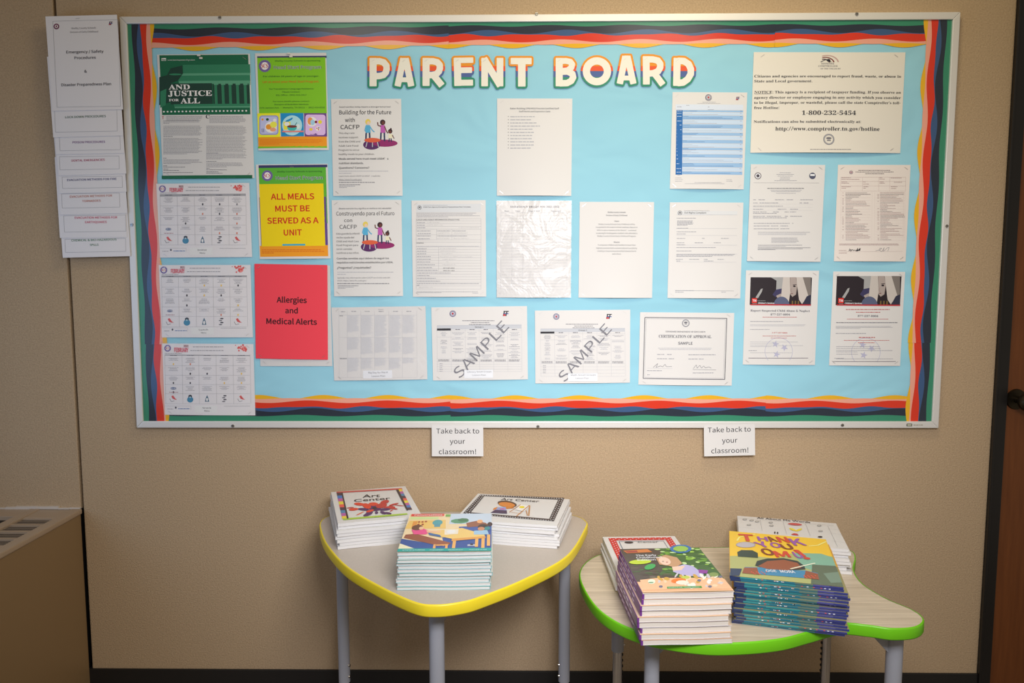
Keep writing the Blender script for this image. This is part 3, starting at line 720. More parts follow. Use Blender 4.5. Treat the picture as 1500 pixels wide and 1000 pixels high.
# 4-6 monthly menus in plastic sleeves
def menu(label, quad, grid_x, grid_y, z, word, hdr_y, seal_xy, title, foot_y, icons, foot):
    S = sheet('menu_sheet', quad, label, 'menu', 'monthly menus in plastic sleeves', bulge=sheet_bulge(.002, .003, .0006, quad[0][1]), material=mat('bright_card', (0.84, 0.82, 0.84), .5))
    S.zoom(*z); pk = ink((200, 60, 90), LW); bl = ink((60, 100, 160), LW)
    sx, sy, sr = seal_xy; scs(S, sx, sy, sr)
    x0, y0, x1, y1 = title; S.text('FEBRUARY', x0, x1, y1, (y1-y0)*.62, pk, off=.045); S.text('2022', x0+(x1-x0)*.66, x1, y0+(y1-y0)*.25, (y1-y0)*.3, ink((130, 30, 60), LW), off=.04)
    W = grid_x[-1]-grid_x[0]; mid = (grid_x[0]+grid_x[-1])/2; hh = (y1-y0)*.14
    S.greek(mid-W*.17, mid+W*.2, y0+(y1-y0)*.3, hh, gL); S.greek(mid-W*.2, mid+W*.19, y0+(y1-y0)*.85, hh, gL)
    rr = random.Random(int(x0)); fx = grid_x[-1]-W*.09
    for k in range(16):
        q = W*.006*(1+rr.random()*1.2); S.ell(fx+rr.uniform(-.05, .05)*W, y0+(y1-y0)*(.4+rr.uniform(-.5, .5)), q, q, ink((205, 70, 70), LW), 2, n=7)
    S.ell(fx+W*.02, y0+(y1-y0)*.5, W*.03, W*.03, ink((225, 130, 130), LW), 1); S.ell(fx-W*.08, y0, W*.006, W*.006, pk, 2, n=8)
    S.rect(grid_x[0], hdr_y, grid_x[-1], hdr_y+W*.018, g2L, 1, 'table_grid'); S.greek(grid_x[0], grid_x[1], hdr_y-W*.01, W*.008, gL)
    for a, b in zip(grid_x, grid_x[1:]): S.greek(a+(b-a)*.3, b-(b-a)*.3, hdr_y+W*.015, W*.011, kL, layer=4)
    for x in grid_x: S.line(x, hdr_y, x+(foot_y-hdr_y)*.02, grid_y[-1], W*.0022, g2L, 2, 'table_grid')
    for y in grid_y: S.line(grid_x[0], y, grid_x[-1], y, W*.0022, g2L, 2, 'table_grid')
    rows = [hdr_y+W*.02]+list(grid_y)
    for r in range(len(rows)-1):
        h = rows[r+1]-rows[r]
        for c in range(5):
            a, b = grid_x[c], grid_x[c+1]; cx = (a+b)/2; rr = random.Random(r*7+c+int(x0)*3)
            if r < len(rows)-2:
                n = rr.choice((3, 4, 5))
                if not (r == 3 and c == 0):
                    for k in range(n):
                        w_ = (b-a)*rr.uniform(.25, .62)/2; S.greek(cx-w_, cx+w_, rows[r]+h*(.22+.11*k), h*.05, gL, seed=k+r*9+c)
                else:
                    S.ell(cx, rows[r]+h*.42, (b-a)*.18, h*.13, ink((60, 80, 130), LW), 2); S.greek(cx-(b-a)*.22, cx+(b-a)*.25, rows[r]+h*.45, h*.08, wL, layer=4); S.greek(cx-(b-a)*.25, cx+(b-a)*.28, rows[r]+h*.88, h*.08, ink((160, 110, 120), LW))
                if rr.random() < .6: S.ell(cx, rows[r]+h*.84, h*.08, h*.12, rr.choice([kL, ink((225, 180, 90), LW), gL, ink((200, 120, 100), LW)]), 2, n=9)
    iy = (rows[-2]+rows[-1])/2; h = rows[-1]-rows[-2]
    for c in range(5):
        cx = (grid_x[c]+grid_x[c+1])/2; u = h*.42
        if c in (0, 4):
            S.poly([(cx-u*.5, iy-u*.6), (cx-u*.1, iy-u*.8), (cx+u*.5, iy), (cx+u*.9, iy+u*.25), (cx+u*.3, iy+u*.2), (cx-u*.2, iy)], ink((196, 70, 70), LW)); S.strokes([(cx-u*.9, iy), (cx-u*.5, iy+u*.7), (cx+u*.2, iy+u*.5)], u*.1, gL)
        elif c == 1:
            S.ell(cx, iy+u*.2, u*.75, u*.7, ink((40, 120, 160), LW)); S.ell(cx, iy-u*.6, u*.45, u*.35, ink((30, 45, 60), LW), 3); S.ell(cx, iy-u*.35, u*.22, u*.2, ink((150, 180, 200), LW), 4)
        elif c == 2:
            S.poly([(cx, iy-u*.9), (cx+u*.3, iy-u*.2), (cx+u*.5, iy+u*.7), (cx-u*.5, iy+u*.7), (cx-u*.3, iy-u*.2)], ink((70, 100, 125), LW)); S.ell(cx, iy+u*.2, u*.22, u*.4, wL, 3)
        else:
            for k in range(4): S.ell(cx+u*.15*(-1)**k, iy-u*.7+k*u*.45, u*.4, u*.15, kL if k % 2 == 0 else gL, 2)
    S.rect(mid-W*.15, foot_y, mid+W*.12, foot_y+W*.082, ink((214, 210, 216), LW), 2, 'caption_strip'); 
    S.text(word, mid-W*.055, mid+W*.05, foot_y+W*.035, W*.018, kL, off=0, layer=4); S.text('Menu', mid-W*.03, mid+W*.03, foot_y+W*.07, W*.018, kL, layer=4)
    S.line(grid_x[0], foot_y+W*.005, grid_x[0]+W*.31, foot_y+W*.005, W*.002, g2L); S.line(grid_x[0]+W*.31, foot_y+W*.005, grid_x[0]+W*.31, foot_y+W*.05, W*.002, g2L)
    S.greek(grid_x[0]+W*.03, grid_x[0]+W*.1, foot_y+W*.045, W*.008, gL); S.ell(grid_x[0]+W*.13, foot_y+W*.025, W*.01, W*.012, kL); S.greek(grid_x[0]+W*.16, grid_x[0]+W*.3, foot_y+W*.042, W*.01, bl)
    S.greek(mid+W*.2, grid_x[-1], foot_y+W*.01, W*.006, g2L)
    S.finish(S.root); add_sleeve(S)
    return S
menus = []
menu('breakfast menu calendar in a clear sleeve, topmost of the three menus on the left', [(230.6, 269), (366.5, 267.8), (367.8, 376.3), (232.8, 377.2)],
     [75, 278, 480, 676, 878, 1080], [332, 444, 556, 670, 790], (225, 260, 8), 'Breakfast', 196, (104, 132, 38), (192, 96, 350, 168), 822, 0, 0)
menu('lunch menu calendar in a wrinkled clear sleeve, middle one of the three menus', [(233.2, 388.4), (366.9, 387.5), (370.4, 494.2), (236.7, 493.7)],
     [210, 302, 396, 490, 580, 672], [186, 240, 294, 345, 402], (180, 370, 3.703), 'Lunch', 124, (222, 94, 18), (262, 76, 336, 110), 405, 0, 0)
menu('snack menu calendar in a clear sleeve, lowest of the menus and covering the border', [(237.5, 502.9), (371.2, 503.7), (373.9, 608.2), (241.6, 607.1)],
     [228, 322, 412, 506, 598, 690], [612, 664, 714, 764, 818], (180, 370, 3.703), 'Snack', 552, (243, 518, 17), (280, 502, 356, 538), 828, 0, 0)

# 7 red allergies page over a white one
S = sheet('paper', [(379, 389), (484.5, 388.8), (485.7, 536), (379, 536)], 'plain white page in a sleeve half hidden behind the red page', 'paper', y=BOARD_Y-0.0006, bulge=sheet_bulge(.0005, .001)); add_sleeve(S, .001, .001, .001)
RP = mat('red_paper', alb((222, 62, 78), LW), 0.6, spec=0.3)
S = sheet('paper', [(375, 386.2), (480.6, 388.1), (479.2, 526.6), (372.5, 524.7)], 'red page reading Allergies and Medical Alerts', 'paper', y=BOARD_Y-0.004, material=RP, bulge=sheet_bulge(.001, .003))
S.zoom(180, 370, 3.703); kr = ink((64, 22, 30), LW)
S.text('Allergies', 836, 998, 269, 29, kr, off=.03); S.text('and', 883, 950, 327, 28, kr, off=.03); S.text('Medical Alerts', 780, 1053, 385, 29, kr, off=.03); S.finish(S.root)

# 8, 9 nutrition programme leaflets (English, Spanish)
def family(S, X, Y, k, L=False):
    """little picture: two grown-ups and a child by an orange table; X,Y = table centre, k = scale"""
    pu = ink((92, 44, 96)); mg = ink((150, 40, 100)); og = ink((228, 98, 62)); sk = ink((110, 60, 50)); yl = ink((238, 208, 90)); tq = ink((92, 178, 210)); pk = ink((196, 92, 170)); nv = ink((40, 52, 86))
    P = lambda pts: [(X+a*k, Y+b*k) for a, b in pts]
    S.ell(X+.75*k, Y+.18*k, .78*k, .22*k, mg, 2); S.ell(X-.05*k, Y+.28*k, .52*k, .3*k, pu, 2)
    S.ell(X, Y, .5*k, .14*k, og, 4)
    for a in (-.32, .0, .3): S.line(X+a*k, Y+.1*k, X+a*k*1.25, Y+.42*k, .05*k, LB, 3)
    for hx, hair, skin, top, gap in ((-.28, yl, ink((245, 205, 170)), tq, 0), (.62, ink((60, 35, 40)), sk, pk, .03)):
        S.ell(X+hx*k, Y-1.12*k+gap*k, .16*k, .17*k, hair, 3); S.ell(X+(hx+.03)*k, Y-1.05*k, .09*k, .11*k, skin, 4)
        S.poly(P([(hx-.13, -.92), (hx+.13, -.92), (hx+.17, -.45), (hx-.13, -.45)]), top, 3)
        S.line(X+(hx-.1)*k, Y-.46*k, X+(hx-.12)*k, Y-.02*k, .09*k, nv, 3); S.line(X+(hx+.1)*k, Y-.46*k, X+(hx+.12)*k, Y+(.06 if hx > 0 else -.05)*k, .09*k, nv, 3)
    S.strokes(P([(-.17, -.85), (-.0, -.6), (.12, -.5)]), .06*k, tq, 3); S.strokes(P([(-.4, -.85), (-.46, -.6), (-.34, -.45)]), .06*k, tq, 3)
    S.strokes(P([(.52, -.85), (.34, -.9), (.31, -1.1)]), .06*k, sk, 3); S.strokes(P([(.73, -.85), (.85, -.55), (.95, -.42)]), .06*k, sk, 3)
    S.ell(X+1.08*k, Y-.55*k, .13*k, .14*k, ink((60, 35, 40)), 3); S.ell(X+1.06*k, Y-.5*k, .08*k, .09*k, sk, 4); S.ell(X+1.12*k, Y-.7*k, .05*k, .05*k, ink((60, 35, 40)), 3)
    S.poly(P([(.98, -.38), (1.2, -.38), (1.22, -.12), (.96, -.12)]), ink((240, 228, 190)), 3); S.line(X+1.2*k, Y-.32*k, X+1.32*k, Y-.1*k, .05*k, sk, 3)
    S.line(X+1.03*k, Y-.12*k, X+1.0*k, Y+.1*k, .06*k, nv, 3); S.line(X+1.13*k, Y-.12*k, X+1.16*k, Y+.1*k, .06*k, nv, 3)
S = sheet('leaflet', [(485.6, 145.2), (588.6, 144.5), (588.8, 286.8), (487.3, 286.8)], 'white leaflet headed Building for the Future with a small family picture', 'leaflet')
S.zoom(470, 60, 4.1667)
S.text('Good nutrition today means a stronger tomorrow!', 112, 426, 407, 8, K, off=.006)
S.text('Building for the Future', 113, 430, 448, 24, K, off=.01); S.text('with', 149, 208, 494, 23, K, off=.01); S.text('CACFP', 121, 237, 538, 25, K, off=.01)
for i, t in enumerate(('This day care', 'receives support', 'from the Child and', 'Adult Care Food', 'Program to serve', 'healthy meals to your children.')):
    S.text(t, 109, (206, 229, 241, 229, 235, 328)[i], 568+i*25.7, 10, K)
S.text('Meals served here must meet USDA’s', 111, 413, 725, 11, K, off=.018); S.text('nutrition standards.', 111, 262, 752, 11, K, off=.018); S.text('Questions? Concerns?', 111, 297, 780, 11, K, off=.018)
S.para(111, 432, 796, 2, 13, 4, G2, .25, seed=4); S.text('Learn more about CACFP at USDA’s website:', 111, 365, 829, 8, G1); S.text('https://www.fns.usda.gov/', 111, 252, 850, 8, G1); S.line(111, 853, 252, 853, 1.5, G1)
S.greek(111, 332, 866, 5, K); S.greek(113, 245, 880, 4, K); S.greek(113, 212, 888, 4, G1); S.greek(113, 160, 896, 4, G1)
family(S, 316, 606, 100); S.finish(S.root)
S = sheet('leaflet', [(486.8, 293), (588.4, 292.5), (590, 433.4), (488.5, 433.9)], 'white leaflet headed Construyendo para el Futuro with a small family picture', 'leaflet')
S.zoom(470, 280, 5.769)
S.text('¡Buena nutrición hoy significa un mañana más saludable!', 152, 596, 152, 11, K, off=.006)
S.text('Construyendo para el Futuro', 132, 622, 205, 32, K); S.text('con', 198, 266, 260, 28, K); S.text('CACFP', 159, 305, 318, 33, K)
for i, t in enumerate(('Esta guardería infantil', 'recibe ayuda del', 'Child and Adult Care', 'Food Program para', 'servir comidas', 'nutritivas a sus niños.')):
    S.text(t, 133, (328, 283, 322, 316, 266, 325)[i], 366+i*32.4, 14, K)
S.text('Comidas servidas aquí deben de seguir los', 136, 576, 575, 14, K, off=.018); S.text('requisitos nutricionales establecidos por USDA.', 136, 612, 609, 14, K, off=.018)
S.text('¿Preguntas? ¿Inquietudes?', 138, 427, 654, 16, K, off=.018); S.para(140, 625, 686, 2, 18, 6, G2, .15, seed=6)
S.text('Aprenda más información sobre CACFP en el sitio web del', 140, 586, 737, 11, G1); S.text('USDA: https://www.fns.usda.gov/', 140, 390, 761, 11, G1)
S.greek(140, 580, 783, 7, K); S.greek(144, 320, 801, 5, K); S.greek(144, 280, 812, 5, G1); S.greek(144, 210, 823, 5, G1)
family(S, 416, 432, 136); S.finish(S.root)

# 10 form with a table of hand-filled boxes
S = sheet('form', [(603.8, 293.5), (712.2, 293), (711.5, 434.3), (603.8, 434.6)], 'white emergency preparedness form with a long column of filled-in boxes', 'form')
S.zoom(470, 280, 5.769); S.rect(806, 108, 1352, 176, ink((222, 219, 214)), 1)
grey_seal(S, 834, 138, 17, K); S.text('Tennessee Department of Human Services', 866, 1070, 122, 5, G1); S.text('Child Care Agency Emergency Preparedness Plan Template', 866, 1266, 138, 8, K, off=.01)
S.para(808, 1345, 187, 4, 11, 4.5, G1, .5, seed=2); S.text('CHILD CARE AGENCY INFORMATION (Please Print)', 810, 1170, 246, 9, K, off=.005)
for y in (232, 250, 272, 297, 320, 368, 410, 430, 470, 492, 515, 539, 561, 584, 607, 630, 654, 677, 700, 722, 745, 768, 800, 826): S.line(806, y, 1354, y, 1.2, G2, 2, 'table_grid')
for x in (806, 1354): S.line(x, 232, x, 826, 1.2, G2, 2, 'table_grid')
for x, a, b in ((978, 320, 410), (1108, 320, 410), (996, 470, 677)): S.line(x, a, x, b, 1.2, G2, 2, 'table_grid')
for y, a, b in ((268, 812, 880), (290, 812, 880), (312, 812, 890), (338, 812, 930), (338, 982, 1095), (338, 1112, 1225), (360, 820, 930), (381, 812, 930), (381, 985, 1235), (405, 820, 920), (488, 812, 895), (510, 812, 895), (532, 812, 890), (555, 812, 930), (578, 812, 930), (601, 812, 925), (624, 812, 970), (648, 812, 945), (671, 812, 990), (694, 812, 1100), (716, 812, 920), (738, 812, 975), (762, 812, 1010), (783, 812, 1340), (797, 812, 840)): S.greek(a, b, y, 6, G1)
S.text('GENERAL', 810, 872, 442, 8, K, off=.005); S.greek(810, 1335, 466, 4, G2); S.greek(810, 1330, 850, 4, G1); S.greek(810, 1020, 858, 4, G1); S.greek(1282, 1330, 862, 4, G1)
for y, a, b in ((268, 895, 1000), (290, 897, 1030), (312, 1165, 1335), (358, 985, 1085), (358, 1125, 1240), (403, 985, 1085), (403, 1125, 1250), (488, 1010, 1140), (510, 1010, 1140), (533, 1015, 1115), (558, 1005, 1285), (580, 1030, 1140), (601, 1060, 1080), (625, 1030, 1140), (818, 830, 945)):
    rr = random.Random(int(y*a)); x = a
    while x < b: S.line(x, y-rr.uniform(0, 3), x+4, y-rr.uniform(4, 10), 1.5, G2, 3, 'handwriting'); x += rr.uniform(5, 10)
S.text('(877) 237-0004', 1035, 1130, 653, 8, K, off=.01); S.text('(800) 222-1222', 1035, 1130, 675, 8, K, off=.01); S.finish(S.root)

# 11 staff list
S = sheet('paper', [(728, 144), (837.9, 144.5), (837.3, 286.7), (728, 286.7)], 'white page with a short bulleted staff list, below the title gap', 'paper', bulge=sheet_bulge(.002, .009))
S.zoom(700, 60, 3.75); S.text('Baker Building CPR/MSD/First Aid Certified Staff', 178, 446, 375, 8.5, ink((90, 88, 90)), off=.006); S.text('Staff Name and Expiration Date', 225, 398, 391, 8, ink((90, 88, 90)), off=.006)
for i, x1 in enumerate((312, 298, 322, 345, 300, 310, 298, 296, 308, 314, 294)): S.ell(167, 415+i*17.3, 2.3, 2.3, G1, 2, n=8); S.greek(178, x1, 419+i*17.3, 6.5, G2)
S.finish(S.root)

# 12 drills table (empty)
S = sheet('form', [(728, 293.9), (837.6, 293.9), (835.7, 435.5), (727, 435.5)], 'blank grid page headed EMERGENCY DRILLS in a clear sleeve', 'form', bulge=sheet_bulge(.003, .006), y=BOARD_Y-0.002)
S.zoom(700, 280, 3.75); S.text('EMERGENCY DRILLS FOR 2021-2022', 178, 447, 90, 9, ink((80, 78, 84)), 'serif', -.012)
for t, a, b in (('Date', 147, 172), ('Time', 206, 232), ('Type of Drill', 278, 341), ('Signature', 404, 455)): S.text(t, a, b, 112, 7, G1, 'serif', -.01)
for i in range(27): S.line(127, 118+i*16.2, 490, 118+i*16.2, .8, G3, 2, 'table_grid')
for x in (127, 188, 248, 368, 490): S.line(x, 96, x-1, 539, .8, G3, 2, 'table_grid')
S.finish(S.root); add_sleeve(S, .001, .001, .001)

# 13 mission statement
S = sheet('paper', [(848.3, 295.2), (957.3, 296), (956, 436), (848.3, 436)], 'white page with two centred paragraphs, Vision and Mission', 'paper', bulge=sheet_bulge(.002, .008))
S.zoom(700, 280, 3.75); c = ink((105, 103, 105))
for t, y, b in (('Shelby County Schools', 119, .015), ('Division of Early Childhood', 136, .015), ('Vision', 168, .015), ('Shelby County Schools Early Childhood will be', 185, 0), ('recognized in the state in school readiness (based on', 201, 0), ('95%) to above mastery at the District’s universal', 218, 0), ('screening for kindergarten students who attended a', 234, 0), ('Shelby County Schools Early Childhood Program.', 250, 0), ('Mission', 283, .015), ('To empower children and families to reach their', 299, 0), ('highest potential both academically and socially by', 316, 0), ('creating a responsive partnership between home', 332, 0), ('and school.', 348, 0)):
    S.ctext(t, 762, y, 7.2, c, off=b, stretch=.96)
S.finish(S.root)

# 14 civil rights form
S = sheet('form', [(981, 296), (1088.5, 296.8), (1084.8, 436.8), (977.9, 436.5)], 'white civil rights complaint form, upper half printed and lower half empty', 'form', bulge=sheet_bulge(.002, .008))
S.zoom(700, 280, 3.75); grey_seal(S, 1110, 119, 12, K); S.text('Tennessee Department of Human Services', 1132, 1272, 109, 4.5, G1); S.text('Civil Rights Complaint', 1132, 1254, 122, 8, K, off=.012)
S.rect(1095, 108, 1425, 130, ink((226, 222, 216)), 1)
for y in (130, 205, 243, 296, 345): S.line(1090, y, 1424, y, 1, G3, 2, 'table_grid')
for a, b, y in ((1092, 1200, 150), (1092, 1155, 205), (1092, 1198, 225), (1092, 1142, 237), (1092, 1138, 261), (1230, 1245, 261), (1335, 1378, 261), (1092, 1135, 285), (1190, 1235, 285), (1295, 1333, 285), (1092, 1137, 296), (1090, 1305, 311), (1090, 1172, 330), (1090, 1410, 348), (1090, 1405, 354), (1090, 1285, 360), (1088, 1125, 376), (1160, 1215, 376), (1240, 1262, 376), (1315, 1350, 376), (1090, 1110, 385), (1240, 1292, 385), (1083, 1183, 547), (1335, 1360, 556), (1083, 1130, 556)): S.greek(a, b, y, 4, G1)
S.para(1094, 1188, 165, 5, 6, 4, G1, .6, seed=3); S.line(1083, 545, 1405, 547, 1.2, G1); S.line(1090, 388, 1418, 390, 1, G3); S.finish(S.root)

# 15 long lesson plan
S = sheet('lesson_plan', [(486.3, 450), (623, 448.5), (626.3, 555), (488.8, 557.5)], 'lesson plan in five dense grey text columns, in a sleeve beside the red page', 'lesson plan', bulge=sheet_bulge(.002, .004))
S.zoom(470, 430, 4)
for i, x in enumerate((157, 236, 317, 402, 480)):
    S.greek(x+22, x+50, 106, 5, G1)
    for y0, n in ((130, (24, 28, 30, 30, 26)[i]), (258, (18, 24, 22, 22, 24)[i]), (378, (20, 16, 12, 16, 8)[i])): S.para(x, x+72, y0, n, 4.1, 2.1, ink((206, 203, 203)), .4, seed=i+int(y0), ragged=.25)
for x in (106, 154, 234, 314, 398, 476, 562): S.line(x, 100, x+3, 492, .9, G3, 2, 'table_grid')
for y in (125, 256, 376, 490): S.line(106, y, 562, y, .9, G3, 2, 'table_grid')
S.greek(118, 142, 108, 5, G1); S.greek(110, 130, 132, 4, K); S.greek(112, 156, 382, 4, K); S.greek(336, 366, 94, 3, G1)
S.rect(248, 450, 420, 493, WH, 3, 'caption_strip'); S.text('Big Day for Pre-K', 280, 394, 466, 9, G1, layer=5); S.text('Lesson Plan', 300, 378, 486, 9, G1, layer=5)
S.finish(S.root); add_sleeve(S, .001, .001, .001)

# 16, 17 small-group plans with the diagonal SAMPLE stamp
def runner(S, X, Y, k, c=K):
    for i in (0, 1): S.line(X-k*.8+i*k*.9, Y-k*.8, X+k*.1+i*k*.9, Y-k*.8, k*.3, c, 2, 'emblem'); S.line(X-k*.5+i*k*.9, Y-k*.8, X-k*.9+i*k*.9, Y+k*.8, k*.35, c, 2, 'emblem'); S.line(X-k*.7+i*k*.9, Y, X+i*k*.9, Y, k*.3, ink((70, 90, 150)), 3, 'emblem')
    S.rect(X-k*.9, Y+k*.2, X-k*.1, Y+k*.8, RED, 3, 'emblem')
def plan(label, quad, z, sx, sy, rx, tab, stamp, word, cap):
    S = sheet('lesson_plan', quad, label, 'lesson plan', bulge=sheet_bulge(.002, .004)); S.zoom(*z)
    seal(S, sx, sy, 19); runner(S, rx, sy, 17)
    x0, y0, x1, y1 = tab; W = x1-x0
    S.greek(x0+W*.3, x0+W*.68, y0-26, 4, K); S.greek(x0+W*.4, x0+W*.62, y0-15, 4, K); S.greek(x0+W*.38, x0+W*.64, y0-4, 4, K)
    S.rect(x0, y0, x1, y0+18, ink((205, 202, 200)), 1, 'table_grid'); S.text('Group 1', x0+W*.45, x0+W*.55, y0+13, 8, K, off=.01)
    S.rect(x0, y0+18, x0+W*.165, y0+29, K, 2, 'table_grid')
    xs = [x0+W*i/6 for i in range(7)]
    for x in xs: S.line(x, y0+18, x+3, y1, .9, G3, 2, 'table_grid')
    for y in [y0, y0+30, y0+68, y0+194, y0+212]+[y0+212+(y1-y0-212)*q/4 for q in range(1, 5)]: S.line(x0, y, x1, y, .9, G3, 2, 'table_grid')
    for c in range(6):
        a = xs[c]; rr = random.Random(c+int(W))
        if c: S.greek(a+26, a+56, y0+26, 5, K)
        y = y0+42
        while y < y0+185:
            n = rr.choice((2, 3, 4)); cc = rr.choice((G1, G2, G2))
            for k in range(n):
                w_ = rr.uniform(.35, .9)*(W/6)*.5*(.6 if c == 0 else 1); m_ = a+W/12; S.greek(m_-w_, m_+w_, y, 3, cc, seed=k+c*5+int(y)); y += 6.5
            y += rr.choice((4, 12, 20))
        S.greek(a+8, a+W/6-10, y0+203, 3.6, K); S.greek(a+8, a+W/6-10, y0+209, 3.6, K)
    for k in range(5): S.greek(x0+16, x0+34, y0+226+k*11, 3.4, G1)
    (ax, ay), (bx, by) = stamp
    S.text('SAMPLE', ax, bx, ay, 62, ink((132, 128, 130)), 'sans', 0, Y1=by, part='sample_stamp', layer=4)
    qx0, qx1, qy0, qy1 = cap
    S.rect(qx0, qy0, qx1, qy1, WH, 5, 'caption_strip'); S.text(word, qx0+18, qx1-10, qy0+14, 8, G1, layer=6); S.text('Lesson Plan', qx0+48, qx0+126, qy0+33, 8, G1, layer=6)
    S.finish(S.root)
plan('small-group lesson plan stamped SAMPLE, beside the dense five-column plan', [(632, 449.5), (772, 448.5), (773.3, 555), (634, 557.5)], (470, 430, 4), 773, 117, 1084, (680, 186, 1176, 455), ((815, 498), (1105, 198)), 'Literacy Small Groups', (840, 1010, 447, 492))
plan('small-group lesson plan stamped SAMPLE, beside the framed certificate', [(783.9, 454.4), (923.6, 453.7), (922.4, 560), (783.9, 561.7)], (770, 440, 4.1676), 187, 98, 509, (90, 172, 606, 462), ((238, 500), (528, 178)), 'Math Small Groups', (258, 438, 444, 490))

# 18 certificate
S = sheet('certificate', [(937.2, 457.3), (1075.5, 458), (1071.9, 564.8), (935.6, 563)], 'certificate with a black ruled frame reading Certification of Approval', 'certificate', bulge=sheet_bulge(.002, .005))
S.zoom(770, 440, 4.1676); c = ink((85, 84, 90))
for a, b in (((728, 103), (1228, 109)), ((1228, 109), (1215, 481)), ((1215, 481), (717, 475)), ((717, 475), (728, 103))): S.line(*a, *b, 4, c, 2, 'ruled_frame'); 
for a, b in (((736, 111), (1220, 116)), ((1220, 116), (1207, 474)), ((1207, 474), (725, 468)), ((725, 468), (736, 111))): S.line(*a, *b, 1.4, G2, 2, 'ruled_frame')
grey_seal(S, 977, 138, 23); S.text('TENNESSEE DEPARTMENT OF EDUCATION', 853, 1097, 193, 8, c, 'serif', -.012)
S.text('CERTIFICATION OF APPROVAL', 812, 1133, 226, 17, c, 'serif', -.02); S.text('SAMPLE', 930, 1018, 268, 16, c, off=.02)
S.para(800, 1145, 292, 2, 8, 3.6, G2, .9, seed=8, center=True)
for a, b, y in ((802, 850, 331), (862, 890, 331), (802, 862, 357), (872, 905, 357), (992, 1060, 333), (1065, 1158, 333), (992, 1048, 359), (1056, 1085, 359), (740, 830, 430), (1018, 1145, 443), (742, 758, 455)): S.greek(a, b, y, 5, G1)
S.line(742, 412, 895, 414, 1, G3); S.line(1018, 420, 1162, 423, 1.5, G1)
S.strokes([(778, 408), (800, 388), (806, 384), (795, 408), (822, 398), (836, 404), (850, 388), (858, 403), (892, 402)], 2, G1, 3, 'signature')
S.strokes([(1022, 415), (1040, 392), (1046, 412), (1062, 394), (1072, 412), (1085, 398), (1096, 410), (1118, 404), (1132, 412)], 2, G1, 3, 'signature'); S.finish(S.root)

# 19 blue daily schedule
S = sheet('schedule', [(984.3, 134.7), (1093.3, 135.5), (1090.7, 277.3), (982.1, 276.5)], 'white daily schedule with blue striped rows and a dark blue time column', 'schedule', bulge=sheet_bulge(.002, .006))
S.zoom(975, 130, 6.664); B1 = ink((30, 104, 168)); B2 = ink((158, 192, 222)); B3 = ink((205, 220, 236)); bt = ink((70, 110, 160))
seal(S, 418, 86, 32, ink((90, 80, 100))); runner(S, 705, 96, 18, ink((110, 70, 90))); S.greek(360, 488, 133, 6, G2); S.greek(310, 540, 146, 6, G2)
S.rect(98, 152, 757, 208, ink((222, 226, 232)), 1); S.greek(112, 162, 180, 6, G1); S.greek(202, 230, 165, 6, G1); S.greek(412, 432, 182, 6, G1)
rows = [208, 230, 260, 305, 345, 390, 427, 460, 498, 536, 575, 602, 638, 675, 722, 770, 805, 840]
for i in range(17):
    a, b = rows[i], rows[i+1]; sh = -(a-208)*.012
    S.rect(166+sh, a, 757+sh*1.3, b, B2 if i % 2 == 0 else B3, 1)
    n = max(1, int((b-a)/13))
    for k in range(n): S.greek(172+sh, 172+sh+random.Random(i*9+k).uniform(90, 520)*(.3 if k == 0 else 1), a+11+k*12, 4, bt if i % 2 == 0 else G2)
    S.greek(728+sh, 745+sh, a+12, 4, bt)
S.poly([(106, 208), (166, 208), (159, 840), (96, 838)], B1, 2)
for i in range(17): S.greek(112-(rows[i]-208)*.012, 156-(rows[i]-208)*.012, rows[i]+13, 7, B3, layer=3)
for a, b, y in ((92, 155, 872), (92, 168, 888), (92, 160, 904), (590, 645, 890), (590, 650, 905), (280, 540, 918), (185, 575, 929), (115, 140, 846), (412, 470, 206)): S.greek(a, b, y, 4, G1)
S.finish(S.root)

# 20 hotline notice
S = sheet('notice', [(1102.2, 76.5), (1325.1, 76.5), (1320, 224.4), (1101, 223.5)], 'wide cream notice with a hotline number in bold, in the upper right corner', 'notice', material=PAPER2, bulge=sheet_bulge(.004, .010), y=BOARD_Y-0.0015)
S.zoom(960, 60, 3.333); KB = ink((38, 36, 38), (224, 212, 190)); br = ink((130, 70, 60), (224, 212, 190)); tn = ink((190, 150, 130), (224, 212, 190)); gy = ink((120, 112, 105), (224, 212, 190))
for k, (r, cc) in enumerate(((30, ink((75, 45, 45), (224, 212, 190))), (44, br), (58, tn))): S.ring(806+r*.55, 108, r, 7, cc, 2, 'logo', 14, ry=r*.68, a0=250-k*3, a1=352)
S.ell(845, 95, 9, 7, KB, 2, 'logo'); S.strokes([(806, 103), (830, 92), (858, 103)], 3, KB, 3, 'logo')
S.text('TENNESSEE', 808, 872, 115, 8, gy, 'serif', -.01); S.text('COMPTROLLER', 794, 888, 127, 8, gy, 'serif', -.01); S.text('OF THE TREASURY', 804, 904, 139, 6, gy, 'serif', -.01)
for t, a, b, y, h in (('Citizens and agencies are encouraged to report fraud, waste, or abuse in', 483, 1199, 178, 12), ('State and Local government.', 483, 764, 202, 12),
    ('NOTICE: This agency is a recipient of taxpayer funding. If you observe an', 483, 1198, 256, 12), ('agency director or employee engaging in any activity which you consider', 482, 1198, 282, 12),
    ('to be illegal, improper, or wasteful, please call the state Comptroller\'s toll-', 482, 1196, 307, 12), ('free Hotline:', 482, 603, 332, 12), ('1-800-232-5454', 712, 976, 362, 20),
    ('Notifications can also be submitted electronically at:', 480, 1000, 400, 12), ('http://www.comptroller.tn.gov/hotline', 584, 1092, 438, 18)):
    S.text(t, a, b, y, h, KB, 'serif', -.022 if h == 12 else -.008)
S.line(483, 259, 562, 259, 1.2, KB); grey_seal(S, 842, 482, 27, gy); S.greek(750, 952, 533, 3.5, gy); S.finish(S.root)

